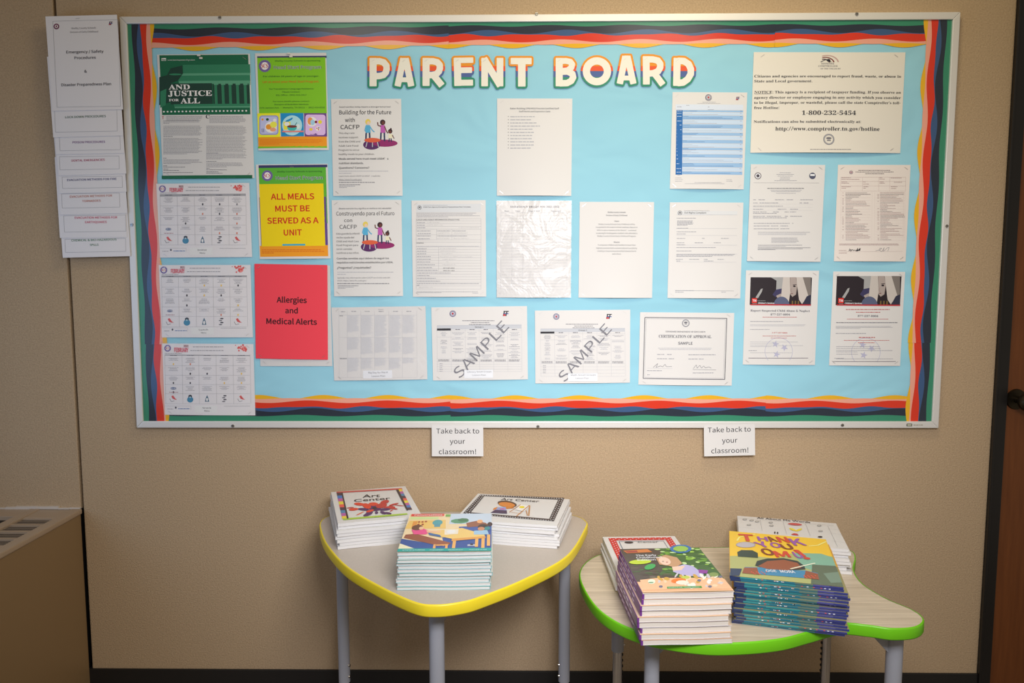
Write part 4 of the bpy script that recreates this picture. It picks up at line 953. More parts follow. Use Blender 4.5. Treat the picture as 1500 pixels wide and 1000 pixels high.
# 21 food service report
S = sheet('report', [(1099.2, 240.2), (1206.5, 241.7), (1204.2, 383.2), (1094.9, 382.5)], 'white typed inspection letter with a round crest in each top corner', 'report', bulge=sheet_bulge(.002, .004), y=BOARD_Y-0.003)
S.zoom(1090, 235, 6.45); dk_ = ink((90, 88, 90))
S.ell(130, 145, 33, 33, ink((140, 130, 128)), 2, 'seal', 24); S.ell(130, 145, 24, 24, WH, 3, 'seal'); S.ell(130, 145, 15, 15, ink((80, 72, 78)), 4, 'seal')
S.ell(645, 145, 31, 31, ink((84, 86, 104)), 2, 'seal', 24); S.rect(624, 128, 666, 146, WH, 3, 'seal')
for a, b, y in ((335, 440, 118), (305, 470, 134), (315, 455, 150), (340, 435, 166), (335, 435, 180), (285, 495, 193), (250, 545, 283), (255, 530, 296), (298, 485, 312)): S.greek(a, b, y, 5, G1)
S.line(88, 211, 708, 213, 1.4, G1); S.greek(218, 565, 267, 7, dk_)
for y, segs in ((375, [(86, 118), (135, 195), (290, 375), (400, 468), (528, 648)]), (404, [(86, 125), (145, 320), (522, 545), (560, 606)]), (435, [(84, 190), (195, 370)]), (463, [(84, 178), (315, 395), (432, 515)]), (489, [(84, 140), (150, 215), (270, 325), (380, 420), (432, 488)]), (503, [(84, 305)]), (530, [(84, 195), (212, 345), (382, 412), (432, 542)]), (545, [(84, 400)]), (597, [(90, 428), (452, 470)]), (622, [(90, 242), (252, 318), (340, 412)]), (648, [(90, 325), (340, 424)])):
    for a, b in segs: S.greek(a, b, y, 7, G1)
for y in (412, 442, 470): S.line(84, y, 650, y+1, .8, G3)
for y0, n, a, b, cc in ((680, 1, 130, 680, G1), (692, 2, 130, 640, G2), (733, 5, 255, 515, G1), (802, 1, 130, 590, K), (812, 1, 130, 420, G1), (826, 1, 128, 680, K), (836, 1, 128, 600, K), (844, 1, 128, 310, K)): S.para(a, b, y0, n, 11, 5, cc, .9, seed=int(y0))
S.finish(S.root)

# 22 dense inspection form
S = sheet('report', [(1226.8, 241), (1333, 241.7), (1327.5, 382.7), (1222.3, 382.7)], 'pinkish inspection form with two dense columns and two signatures', 'report', bulge=sheet_bulge(.002, .006), material=mat('pinkish_paper', (0.80, 0.74, 0.70), .55))
S.zoom(1215, 235, 6.45); rb = ink((165, 125, 118)); rd = ink((95, 80, 80))
seal(S, 204, 112, 17, ink((120, 70, 80))); S.greek(272, 572, 96, 6, rd); S.greek(245, 605, 112, 6, rd); S.greek(338, 518, 128, 6, rd)
for y in (158, 198, 240, 290): S.line(108, y, 720, y, 1, rb, 2, 'table_grid')
for x in (108, 312, 466, 570, 720): S.line(x, 158, x-4, 290, 1, rb, 2, 'table_grid')
for a, b, y in ((112, 205, 165), (112, 282, 180), (472, 498, 165), (472, 520, 178), (578, 680, 168), (112, 165, 205), (112, 185, 217), (318, 345, 205), (318, 370, 225), (472, 510, 205), (472, 520, 217), (608, 690, 208), (112, 200, 250), (112, 155, 265), (318, 365, 250), (318, 345, 264), (578, 640, 250), (578, 630, 267)): S.greek(a, b, y, 5, rb)
for X, Xn, rows_ in ((150, 120, 34), (475, 450, 34)):
    for k in range(rows_):
        y = 308+k*13.4; rr = random.Random(int(X+k*3)); L = rr.uniform(50, 235); S.greek(X, X+L, y, 5 if rr.random() < .25 else 4, rd if rr.random() < .35 else rb)
        if rr.random() < .55: S.greek(Xn, Xn+14, y, 4, rb)
        if k % 2: S.line(Xn-15, y+4, X+235, y+4, .7, ink((205, 180, 172)), 2, 'table_grid')
for x in (108, 400, 425, 700, 715): S.line(x, 300, x-6, 765, .8, ink((205, 180, 172)), 2, 'table_grid')
S.para(92, 688, 790, 2, 11, 5, rb, .95, seed=4); S.line(88, 862, 688, 858, 1, rb); S.greek(88, 155, 852, 5, rb); S.greek(88, 160, 876, 5, rb)
S.strokes([(188, 832), (180, 855), (200, 838), (195, 858), (214, 840), (222, 852), (232, 845), (250, 856), (262, 826), (258, 858), (282, 828), (274, 852), (290, 830)], 4, K, 3, 'signature'); S.strokes([(245, 850), (285, 845)], 9, K, 3, 'signature')
S.strokes([(430, 852), (470, 845), (488, 828), (470, 828), (462, 845), (486, 862), (505, 835), (512, 822), (500, 858), (520, 845), (540, 825), (560, 822), (545, 855)], 2.5, G1, 3, 'signature'); S.finish(S.root)

# 23, 24 hotline posters (English, Spanish)
def hotline(label, quad, z, pic, es):
    S = sheet('poster', quad, label, 'poster', bulge=sheet_bulge(.002, .004)); S.zoom(*z)
    x0, y0, x1, y1 = pic; W, H = x1-x0, y1-y0
    P = lambda pts: [(x0+a*W, y0+b*H) for a, b in pts]
    dkb = ink((42, 32, 36)); skn = ink((206, 192, 178)); sk2 = ink((176, 158, 146)); jn = ink((92, 96, 120)); gry = ink((170, 165, 158))
    S.rect(x0, y0, x1, y1, dkb, 1)
    S.poly(P([(.33, 0), (.55, 0), (.53, .3), (.5, .62), (.42, .5), (.43, .12)]), gry, 2); S.poly(P([(.86, 0), (1, 0), (1, .75), (.93, .6)]), ink((130, 118, 108)), 2)
    S.poly(P([(.08, .72), (.17, .42), (.2, .4), (.185, .52), (.12, .75)]), gry, 3)
    S.poly(P([(.36, .62), (.42, .44), (.52, .40), (.52, .65), (.42, .72)]), ink((62, 56, 88)), 3); S.poly(P([(.42, .66), (.5, .58), (.52, .7), (.45, .76)]), sk2, 4)
    S.poly(P([(.655, 0), (.75, 0), (.775, .3), (.75, .62), (.69, .70), (.655, .6)]), sk2, 2); S.ell(x0+.725*W, y0+.32*H, W*.022, H*.03, dkb, 3); S.strokes(P([(.70, .27), (.76, .26)]), H*.02, dkb, 3); S.strokes(P([(.665, .585), (.70, .58)]), H*.025, ink((120, 70, 68)), 3); S.strokes(P([(.672, .4), (.665, .5), (.685, .52)]), H*.012, ink((140, 120, 110)), 3)
    S.poly(P([(.54, 0), (.65, 0), (.655, .55), (.625, .95), (.5, .72), (.515, .4)]), skn, 4)
    S.poly(P([(.755, 0), (.865, 0), (.955, .65), (.85, .96), (.80, .8)]), skn, 4)
    S.ell(x0+.51*W, y0+1.0*H, W*.13, H*.31, jn, 5, a0=180, a1=360); S.poly(P([(.86, .95), (.93, .68), (1, .62), (1, 1), (.86, 1)]), ink((50, 50, 66)), 5)
    for a in (.68, .73, .78): S.rect(x0+a*W, y0+.84*H, x0+(a+.02)*W, y0+.99*H, ink((120, 96, 50)), 4)
    S.rect(x0-2, y1-H*.045, x1, y1+3, ink((196, 40, 44)), 6); S.rect(x0+W*.02, y0+H*.745, x0+W*.10, y0+H*.92, ink((222, 56, 44)), 6, 'logo'); S.text('TN', x0+W*.03, x0+W*.09, y0+H*.87, H*.075, WH, off=.03, layer=7, part='logo')
    S.greek(x0+W*.11, x0+W*.24, y0+H*.85, H*.02, gry, layer=7); S.text("Children's Services", x0+W*.12, x0+W*.39, y0+H*.945, H*.05, WH, off=.03, layer=7)
    S.greek(x0+W*.03, x0+W*.1, y0+H*.955, H*.02, gry, layer=7)
    rc = ink((196, 78, 70)); tx = ink((96, 94, 100)); la = ink((190, 184, 200))
    if not es:
        S.text('Report Suspected Child Abuse & Neglect', 128, 707, 440, 19, tx, 'serif', -.01); S.text('877-237-0004', 322, 513, 478, 18, tx, 'serif', -.01); S.greek(245, 585, 498, 6, rc)
        S.greek(125, 452, 541, 7, G1); S.para(125, 685, 572, 2, 10, 4.5, G2, .95, seed=2); S.greek(125, 318, 618, 6, G1); S.text('1-877-237-0004', 335, 486, 653, 11, rc, 'serif', 0); S.greek(245, 570, 682, 6, rc); S.greek(325, 485, 702, 6, rc)
        for y, b in ((740, 590), (758, 405), (775, 640), (785, 330), (845, 530)): S.greek(125, b, y, 4.5, G2)
        S.greek(110, 195, 825, 7, G1); cx, cy, r, ln = 402, 830, 134, (108, 690, 895)
    else:
        S.greek(192, 620, 425, 9, rc); S.greek(290, 526, 452, 9, rc); S.text('877-237-0004', 306, 506, 493, 18, tx, 'serif', -.01); S.greek(202, 606, 517, 6, rc); S.greek(98, 705, 553, 8, tx)
        S.para(94, 690, 587, 3, 10, 4.5, G1, .4, seed=3); S.greek(94, 386, 658, 8, G1); S.greek(316, 474, 698, 10, rc); S.greek(172, 615, 725, 6, rc); S.greek(308, 472, 748, 7, rc)
        for y, b in ((785, 520), (803, 530), (823, 650), (836, 300), (858, 305), (905, 655)): S.greek(98, b, y, 5, G1)
        S.greek(80, 172, 900, 6, G1); cx, cy, r, ln = 385, 838, 140, (72, 680, 928)
    n = 34
    for i in range(n):
        t, q = [math.radians(-220+260*(i+k)/n) for k in (0, 1)]
        S.line(cx+r*math.cos(t), cy+r*math.sin(t), cx+r*math.cos(q), cy+r*math.sin(q), 4, la, 2, 'seal')
    for ax, ay, rot in ((cx-32, cy-72, 10), (cx+55, cy-38, 40), (cx-22, cy+28, 15)):
        for k in range(5):
            t = math.radians(rot-90+72*k); t2 = t+.63; t0 = t-.63
            S.poly([(ax, ay), (ax+15*math.cos(t0), ay+15*math.sin(t0)), (ax+38*math.cos(t), ay+38*math.sin(t)), (ax+15*math.cos(t2), ay+15*math.sin(t2))], la, 2, 'seal')
    S.line(ln[0], ln[2], ln[1], ln[2], 5, ink((120, 112, 116))); S.finish(S.root)
hotline('hotline poster in English headed Report Suspected Child Abuse, with a dark photograph', [(1092.5, 396), (1199.6, 396.1), (1193.9, 534.7), (1088.3, 533.4)], (1080, 390, 6.67), (130, 106, 718, 380), False)
hotline('Spanish hotline poster with a dark photograph, in the lower right corner', [(1220.4, 397.7), (1325.9, 397.7), (1318.6, 536), (1214.7, 534.7)], (1210, 390, 6.67), (106, 94, 722, 383), True)

# cards under the frame
for quad, lab, z, T in (([(632.5, 623), (708, 622.5), (708, 668), (632.5, 667.5)], 'small white card reading Take back to your classroom, above the yellow-edged table', (470, 430, 4), (('Take back to', 677, 928, 818), ('your', 756, 845, 878), ('classroom!', 692, 910, 938))),
                        ([(1030.8, 622.8), (1105.2, 621.2), (1106.4, 666), (1031.5, 668)], 'small white card reading Take back to your classroom, above the green-edged table', (770, 440, 4.1676), (('Take back to', 1112, 1374, 805), ('your', 1198, 1292, 868), ('classroom!', 1132, 1358, 931)))):
    S = sheet('card', quad, lab, 'card', 'take-back cards under the board', y=-0.0225, bulge=lambda u, v: 0.003*v*v, thick=.0006, staples=[])
    S.zoom(*z)
    for t, a, b, y in T: S.text(t, a, b, y, 28 if z[2] == 4 else 29, K, off=.0)
    S.finish(S.root)

# tiered safety sheets at the far left
tiers = [('safety sheet headed Emergency / Safety Procedures, topmost of the tiered pack', 68, 24.8, 174.8, 20.8, 75.2, 162, 177, 161),
 ('safety sheet LOCK DOWN PROCEDURES, second tier of the pack', None, 0, 0, 0, 76, 201.2, 178.8, 198.8),
 ('safety sheet POISON PROCEDURES, third tier of the pack', None, 0, 0, 0, 80.5, 226, 180.6, 224.5),
 ('safety sheet DENTAL EMERGENCIES, fourth tier of the pack', None, 0, 0, 0, 83.6, 257, 182.8, 254.5),
 ('safety sheet EVACUATION METHODS FOR FIRE, fifth tier of the pack', None, 0, 0, 0, 85.4, 283, 183.6, 281),
 ('safety sheet EVACUATION METHODS FOR TORNADOES, sixth tier of the pack', None, 0, 0, 0, 86, 314.5, 184.6, 312),
 ('safety sheet EVACUATION METHODS FOR EARTHQUAKES, seventh tier of the pack', None, 0, 0, 0, 86.5, 348.2, 185, 347.5),
 ('safety sheet CHEMICAL AND BIO-HAZARDOUS SPILLS, lowest tier of the pack', None, 0, 0, 0, 90, 377.2, 189.2, 375.2)]
heads = [None, (('LOCK DOWN PROCEDURES', 240, 389, 433),), (('POISON PROCEDURES', 267, 386, 525),), (('DENTAL EMERGENCIES', 263, 385, 592),), (('EVACUATION METHODS FOR FIRE', 247, 428, 663),),
         (('EVACUATION METHODS FOR', 257, 412, 724), ('TORNADOES', 302, 370, 740)), (('EVACUATION METHODS FOR', 275, 430, 801), ('EARTHQUAKES', 313, 392, 817)), (('CHEMICAL & BIO-HAZARDOUS', 262, 428, 884), ('SPILLS', 330, 362, 900))]
hc_ = [None, (45, 90, 75), (110, 60, 130), (165, 50, 95), (60, 60, 120), (180, 105, 95), (190, 50, 100), (75, 120, 100)]
boxes = [(194, 78, 433, 393), (200, 403, 428, 484), (218, 500, 440, 552), (218, 574, 436, 622), (228, 648, 448, 690), (226, 710, 438, 762), (234, 790, 460, 850), (238, 876, 460, 924)]
for i in range(7, -1, -1):
    lab, xa, ya, xb, yb_, xc, yc, xd, yd = tiers[i]
    if xa is None: h = 118; xa, ya, xb, yb_ = xc-5, yc-h, xd-4, yd-h-1
    S = sheet('safety_sheet', [(xa, ya), (xb, yb_), (xd, yd), (xc, yc)], lab, 'safety sheet', 'tiered safety sheets left of the board', y=-0.0225-0.0014*(7-i), bulge=lambda u, v: 0.0006*v+0.0004*math.sin(3*u), thick=.0005, material=mat('bright_card', (0.84, 0.82, 0.84), .5), staples=[] if i else [(.45, .03, 5)])
    S.zoom(0, 0, 2.5); x0, y0, x1, y1 = boxes[i]; sk_ = (y1-y0)*.05
    P = [(x0, y0), (x1, y0-(6 if i == 0 else 3)), (x1+sk_*.6, y1-4), (x0+sk_, y1)]
    for a, b in zip(P, P[1:]+P[:1]): S.line(*a, *b, 1, g2L, 2, 'ruled_frame')
    if i == 0:
        S.ell(207, 97, 10.5, 10.5, ink((110, 50, 80), LW), 2, 'seal', 20); S.ell(207, 97, 6, 6, wL, 3, 'seal'); S.ell(207, 97, 2.5, 4, ink((120, 40, 60), LW), 4, 'seal'); runner(S, 406, 86, 7, ink((70, 30, 60), LW))
        S.text('Shelby County Schools', 262, 352, 107, 6, gL); S.text('Division of Early Childhood', 258, 360, 121, 6, gL)
        for t, a, b, y in (('Emergency / Safety', 244, 380, 196), ('Procedures', 274, 352, 217), ('&', 310, 319, 266), ('Disaster Preparedness Plan', 226, 408, 316)): S.text(t, a, b, y, 9.5, kL, off=.016)
    else:
        for t, a, b, y in heads[i]: S.text(t, a, b, y, 7.5, ink(hc_[i], LW), off=.012)
    S.finish(S.root)
for q, u in ((ALL[0], .47), (ALL[1], .5)):
    b = MB(); c = q.p3(q.W*u, q.H*.018, 0.0006)
    for k in (-1, 1): b.box(c[0]-0.006+k*0.003, c[0]+0.003+k*0.003, c[1]-0.004, c[1], c[2]-0.004-k*0.004, c[2]+0.001-k*0.004, CLIP)
    b.shift(q.base).build('push_clip', q.root, bevel=0.0008)
for q in ALL: q.finish(q.root)

# ------------------------------------------------------------------ tables
def spline(P, n=8):
    out = []; N = len(P)
    for i in range(N):
        p0, p1, p2, p3 = [np.array(P[(i+k-1) % N], float) for k in range(4)]
        for k in range(n):
            t = k/n; out.append(tuple(0.5*((2*p1)+(-p0+p2)*t+(2*p0-5*p1+4*p2-p3)*t*t+(-p0+3*p1-3*p2+p3)*t**3)))
    return out
def inset_loop(P, d):
    o = []; n = len(P); A = sum(P[i][0]*P[(i+1) % n][1]-P[(i+1) % n][0]*P[i][1] for i in range(n)); sg = 1 if A > 0 else -1
    for i in range(n):
        t = np.array(P[(i+1) % n])-np.array(P[i-1]); t = t/np.linalg.norm(t); o.append(tuple(np.array(P[i])+sg*d*np.array([-t[1], t[0]])))
    return o
LEG = mat('grey_leg_paint', (0.40, 0.42, 0.48), 0.35, 0.1)
CHR = mat('chrome', (0.62, 0.60, 0.58), 0.14, 1.0)
HOLE = mat('leg_hole', (0.02, 0.02, 0.02), 0.6)
def table(name, label, outline, z, top_m, edge_m, thick, legs, centre):
    P = spline(outline); base = np.array([centre[0], centre[1], 0.0])
    root = empty(name, tuple(base), label=label, cat='table')
    L = [(x-base[0], y-base[1]) for x, y in P]; I = inset_loop(L, 0.004)
    mb = MB(); mb.prism(I, z-thick+0.002, z, top_m); mb.build('tabletop', root)
    mb = MB(); n = len(L); r = 0.003
    rings = [(I, z+0.0004), (inset_loop(L, 0.0012), z+0.0002), (L, z-r), (L, z-thick+r), (inset_loop(L, 0.0012), z-thick), (inset_loop(L, 0.006), z-thick)]
    V = [(x, y, zz) for ring, zz in rings for x, y in ring]
    mb.mesh(V, [(k*n+i, (k+1)*n+i, (k+1)*n+(i+1) % n, k*n+(i+1) % n) for k in range(len(rings)-1) for i in range(n)], edge_m)
    mb.build('edge_band', root, smooth=True)
    for (x, y, rr, zs, hole_side) in legs:
        x -= base[0]; y -= base[1]; mb = MB()
        mb.tube((x, y, zs), (x, y, z-thick-0.001), rr, rr, LEG, 28); lg = mb.build('leg', root, smooth='auto')
        mb = MB(); mb.tube((x, y, 0.012), (x, y, zs+0.02), rr-0.0035, rr-0.0035, CHR, 24); tag(mb.build('inner_tube', lg, smooth='auto'), 'chrome height-adjusting tube')
        mb = MB(); mb.tube((x, y, 0.0), (x, y, 0.014), rr+0.002, rr, HOLE, 24); mb.build('foot_glide', lg, smooth='auto')
        a = math.radians(hole_side); dx, dy = math.cos(a), math.sin(a); mb = MB(); zz = zs-0.012
        while zz > 0.06:
            c = (x+dx*(rr-0.0045), y+dy*(rr-0.0045)); mb.tube((c[0], c[1], zz), (c[0]+dx*0.003, c[1]+dy*0.003, zz), 0.0042, 0.0036, HOLE, 10); zz -= 0.0165
        mb.build('height_holes', lg)
        for k in (0.018, 0.052):
            mb = MB(); c = (x+dx*(rr-0.001), y+dy*(rr-0.001)); mb.tube((c[0], c[1], zs+k), (c[0]+dx*0.004, c[1]+dy*0.004, zs+k), 0.0048, 0.0035, CHR, 12); mb.build('screw', lg, smooth='auto')
        # welded gusset plate towards the middle of the table
        for da in (-38, 38):
            b = math.atan2(-y, -x)+math.radians(da); gx, gy = math.cos(b), math.sin(b); px, py = -gy*0.0012, gx*0.0012; mb = MB(); zt = z-thick-0.001
            q = [(x+gx*rr*.8, y+gy*rr*.8, zt), (x+gx*(rr+0.055), y+gy*(rr+0.055), zt), (x+gx*(rr+0.055), y+gy*(rr+0.055), zt-0.006), (x+gx*rr*1.02, y+gy*rr*1.02, zt-0.062), (x+gx*rr*.8, y+gy*rr*.8, zt-0.062)]
            v = [(p[0]+px, p[1]+py, p[2]) for p in q]+[(p[0]-px, p[1]-py, p[2]) for p in q]
            mb.mesh(v, [(0, 1, 2, 3, 4), (9, 8, 7, 6, 5)]+[(i, 5+i, 5+(i+1) % 5, (i+1) % 5) for i in range(5)], LEG); mb.build('gusset', lg)
    return root
YZ, GZ = 0.64, 0.56
lamY = mat('grey_laminate', (0.43, 0.39, 0.35), 0.38)
add_bump(lamY, 260, 0.05, 0.0003, detail=5, color_var=((0.45, 0.40, 0.35), (0.57, 0.51, 0.45)))
lamG = mat('light_wood_laminate', (0.52, 0.43, 0.31), 0.38)
def wood_grain():
    n, l = nodes_of(lamG); b = n['Principled BSDF']
    tc = n.new('ShaderNodeTexCoord'); mp = n.new('ShaderNodeMapping'); mp.inputs['Scale'].default_value = (2.5, 60, 1)
    nz = n.new('ShaderNodeTexNoise'); nz.inputs['Scale'].default_value = 1.6; nz.inputs['Detail'].default_value = 5; nz.inputs['Roughness'].default_value = 0.7
    cr = n.new('ShaderNodeValToRGB'); cr.color_ramp.elements[0].position = 0.3; cr.color_ramp.elements[0].color = (0.48, 0.405, 0.30, 1); cr.color_ramp.elements[1].position = 0.62; cr.color_ramp.elements[1].color = (0.70, 0.61, 0.48, 1)
    l.new(tc.outputs['Object'], mp.inputs[0]); l.new(mp.outputs[0], nz.inputs['Vector']); l.new(nz.outputs[0], cr.inputs[0]); l.new(cr.outputs[0], b.inputs['Base Color'])
wood_grain()
YED = mat('yellow_edge', (0.90, 0.72, 0.03), 0.35); GED = mat('green_edge', (0.17, 0.60, 0.012), 0.35)
outY = [(-.567, -.227), (-.587, -.150), (-.574, -.098), (-.52, -.070), (-.36, -.052), (-.195, -.048), (-.03, -.052), (.11, -.070), (.165, -.094), (.189, -.140), (.184, -.2), (.119, -.412), (.01, -.56), (-.086, -.656), (-.131, -.688), (-.188, -.704), (-.24, -.688), (-.335, -.601), (-.435, -.487), (-.519, -.343)]
outG = [(.153, -.371), (.168, -.275), (.218, -.197), (.31, -.150), (.42, -.137), (.55, -.132), (.70, -.127), (.85, -.128), (.925, -.137), (.957, -.162), (.943, -.215), (.901, -.302), (.886, -.392), (.905, -.478), (.938, -.541), (.938, -.592), (.90, -.630), (.843, -.639), (.795, -.624), (.735, -.615), (.65, -.655), (.574, -.690), (.48, -.709), (.392, -.709), (.29, -.675), (.22, -.615), (.175, -.52)]
tY = table('activity_table', 'rounded triangular table with bright yellow edge and grey legs, left of the green-edged one', outY, YZ, lamY, YED, 0.028,
           [(-.523, -.165, .0168, .16, -20), (.126, -.155, .0168, .16, 200), (-.196, -.62, .0178, .16, 90)], (-.2, -.35))
tG = table('activity_table', 'curvy lobed table with bright green edge and pale wood-grain top, on the right', outG, GZ, lamG, GED, 0.028,
           [(.268, -.27, .0172, .315, -5), (.309, -.58, .0178, .10, 90), (.867, -.22, .0168, .36, 185), (.886, -.565, .0188, .10, 90)], (.55, -.42))

# ------------------------------------------------------------------ stacks of books, magazines and packets
def cover_surf(x, y, z, rz, W, D):
    ex = np.array([math.cos(rz), math.sin(rz), 0]); ey = np.array([math.sin(rz), -math.cos(rz), 0])
    return Surf(np.array([x, y, z]), ex, ey, np.array([0, 0, 1.0]), W, D)
def slab(mb, x0, x1, y0, y1, z0, z1, m_side, m_top=None, wave=0.0, ph=0.0, nx=14, curl=0.0):
    """thin block whose height ripples along x, strongest at the front edge"""
    ys = [y1, (y0+y1)/2, y0]; V = []
    def dz(i, j): return wave*math.sin(i/nx*7+ph)*(j/2)+curl*(j/2)*(i/nx)**3
    for zz in (z0, z1):
        for j, yy in enumerate(ys):
            for i in range(nx+1): V.append((x0+(x1-x0)*i/nx, yy, zz+dz(i, j)))
    n = nx+1; T = 3*n
    top = [(T+j*n+i, T+(j+1)*n+i, T+(j+1)*n+i+1, T+j*n+i+1) for j in range(2) for i in range(nx)]
    bot = [(j*n+i, j*n+i+1, (j+1)*n+i+1, (j+1)*n+i) for j in range(2) for i in range(nx)]
    fr_ = [(2*n+i, 2*n+i+1, T+2*n+i+1, T+2*n+i) for i in range(nx)]+[(i+1, i, T+i, T+i+1) for i in range(nx)]
    sd = [(j*n, (j+1)*n, T+(j+1)*n, T+j*n) for j in range(2)]+[((j+1)*n+nx, j*n+nx, T+j*n+nx, T+(j+1)*n+nx) for j in range(2)]
    mb.mesh(V, top, m_top or m_side); mb.mesh(V, bot+fr_+sd, m_side)
def page_mat(name, c, n=520):
    m_ = mat(name, c, 0.7, spec=0.2); add_bump(m_, n, 0.35, 0.0006, detail=2, stretch=(0.02, 0.02, 1.0), color_var=(tuple(q*0.86 for q in c), tuple(min(.9, q*1.06) for q in c))); return m_
PG = page_mat('page_edges', (0.74, 0.73, 0.72)); PG2 = page_mat('page_edges_warm', (0.76, 0.71, 0.64)); PK = page_mat('packet_edges', (0.80, 0.80, 0.81))
def build_thing(name, parts, loc, rz, label, cat, group):
    r = empty(name, loc, rz, label=label, cat=cat, group=group)
    for nm, mb, bev in parts: mb.build(nm, r, bevel=bev)
    return r
def dup(root, loc, rz, label):
    c = root.copy(); COL.objects.link(c); c.location = loc; c.rotation_euler = (0, 0, rz); c['label'] = label
    for ch in root.children:
        d = ch.copy(); COL.objects.link(d); d.parent = c
    return c
ORD = ['bottom', 'second from the bottom', 'third from the bottom', 'fourth from the bottom', 'fifth from the bottom', 'sixth from the bottom', 'seventh from the bottom', 'eighth from the bottom', 'ninth from the bottom', 'tenth from the bottom', 'eleventh from the bottom', 'twelfth from the bottom', 'thirteenth from the bottom', 'fourteenth from the bottom', 'fifteenth from the bottom', 'sixteenth from the bottom', 'seventeenth from the bottom', 'eighteenth from the bottom', 'nineteenth from the bottom']
def stack(name, n, z0, z1, x, y, rz, W, D, variants, what, cat, group, jit=0.003, rjit=0.01, lean=(0, 0), topx=None, seed=1):
    """variants: functions(h) -> list of parts in local coordinates (x right, y back, origin back left)"""
    rr = random.Random(seed); h = (z1-z0)/n; protos = {}; roots = []
    for i in range(n):
        k = i % len(variants)
        t = (n-1-i)/(n-1)
        jx, jy, jr = (0, 0, 0) if i == n-1 else (rr.uniform(-jit, jit), rr.uniform(-jit, jit), rr.uniform(-rjit, rjit))
        lx, ly = lean(t) if callable(lean) else (lean[0]*t, lean[1]*t)
        c, s_ = math.cos(rz), math.sin(rz); lx, ly = lx+jx, ly+jy
        loc = (x+lx*c-ly*s_, y+lx*s_+ly*c, z0+0.0003+i*h); a = rz+jr
        lab = ('top' if i == n-1 else ORD[i])+' '+what if i < n-1 else 'top '+what
        if k not in protos: protos[k] = build_thing(name, variants[k](h), loc, a, lab, cat, group); roots.append(protos[k])
        else: roots.append(dup(protos[k], loc, a, lab))
    return roots
def attach(S, root):
    """print for the top cover: put into the thing's own frame"""
    M = Matrix.Translation(root.location) @ Matrix.Rotation(root.rotation_euler[2], 4, 'Z'); inv = M.inverted()
    for nm, mb in S.mb.items():
        mb.v = [tuple(inv @ Vector(p)) for p in mb.v]
        if mb.f: mb.build(nm, root)
    S.mb = {}
WT = (222, 216, 210)
def I_(r, g, b, rough=0.3): return mat('print_%d_%d_%d' % (r, g, b), alb((r, g, b), WT), rough, spec=0.5)

# teal-spined magazines on the yellow table
TEAL = I_(30, 160, 150)
TW, TD = 0.2150, 0.272
def mag(ph, teal_front):
    def f(h):
        a = MB(); slab(a, 0.001, TW-0.002, -TD+0.0015, -0.001, 0.0006, h*0.86, PG, wave=0.0005, ph=ph)
        b = MB(); slab(b, 0, TW, -TD, 0, h*0.86, h*0.86+0.0008, TEAL if teal_front else I_(196, 206, 206), I_(205, 200, 190), wave=0.0005, ph=ph)
        c = MB(); slab(c, 0, TW, -TD, 0, 0, 0.0006, I_(150, 190, 190), wave=0.0005, ph=ph)
        return [('page_block', a, 0), ('front_cover', b, 0), ('back_cover', c, 0)]
    return f
rs = stack('magazine', 11, YZ, 0.7295, -0.2935, -0.3560, 0.036, TW, TD, [mag(0.3, True), mag(0.3, False), mag(0.3, False), mag(0.3, True)],
           'magazine in the teal-edged stack', 'magazine', 'teal-edged magazines', jit=0.0035, rjit=0.008, seed=3)
top = rs[-1]; S = cover_surf(-0.2935, -0.3560, 0.7297, 0.036, TW, TD)
S.bulge = lambda u, v: 0.0007
def C(u, v): return (u*TW, v*TD)
def QU(u0, v0, u1, v1, c, layer=1, part='cover_picture'): S.quad_uv(C(u0, v0), C(u1, v0), C(u1, v1), C(u0, v1), c, layer, part)
def PU(pts, c, layer=2, part='cover_picture'): S.poly_uv([C(*p) for p in pts], c, layer, part)
def EU(u, v, ru, rv, c, layer=2, n=16, part='cover_picture', a0=0, a1=360): PU([(u+ru*math.cos(math.radians(a0+(a1-a0)*i/(n if a1-a0 >= 360 else n-1))), v+rv*math.sin(math.radians(a0+(a1-a0)*i/(n if a1-a0 >= 360 else n-1)))) for i in range(n)], c, layer, part)
def TU(t, u0, u1, v, hv, c, font='sans', off=0.0, layer=6, part='lettering', v1=None):
    vv, ff = text_mesh(t, font, off, 3); a = np.array(C(u0, v)); b = np.array(C(u1, v if v1 is None else v1)); d = b-a; L = np.linalg.norm(d); d /= L
    up = np.array([d[1], -d[0]]); P = a+np.outer(vv[:, 0]*L/vv[:, 0].max(), d)+np.outer(vv[:, 1]*hv*(TD), up)
    S.part(part).mesh([S.p3(q[0], q[1], 0.00018*layer+e) for q, e in zip(P, vv[:, 2])], ff, c)
QU(0, 0, 1, 1, I_(238, 212, 168)); QU(.5, .0, 1, .30, I_(200, 212, 230), 2); QU(.02, .0, .42, .07, I_(226, 70, 62), 3); TU('Conversations', .06, .40, .06, .035, I_(245, 240, 235), off=.03)
QU(.02, .09, .36, .16, I_(206, 222, 150), 2); QU(.44, .02, .50, .09, I_(120, 170, 80), 3)
PU([(.02, .20), (.45, .18), (.47, .42), (0.0, .42)], I_(244, 196, 110), 3); QU(.07, .22, .12, .38, I_(226, 150, 70), 4)
for u, v in ((.14, .24), (.18, .24), (.22, .23), (.14, .31), (.19, .31)): EU(u, v, .015, .022, I_(170, 70, 50), 5, 8)
EU(.36, .26, .06, .08, I_(80, 160, 165), 4); QU(.33, .30, .40, .38, I_(86, 150, 165), 4); EU(.62, .22, .11, .07, I_(90, 150, 110), 3, 9); EU(.66, .19, .07, .05, I_(70, 120, 80), 4, 7)
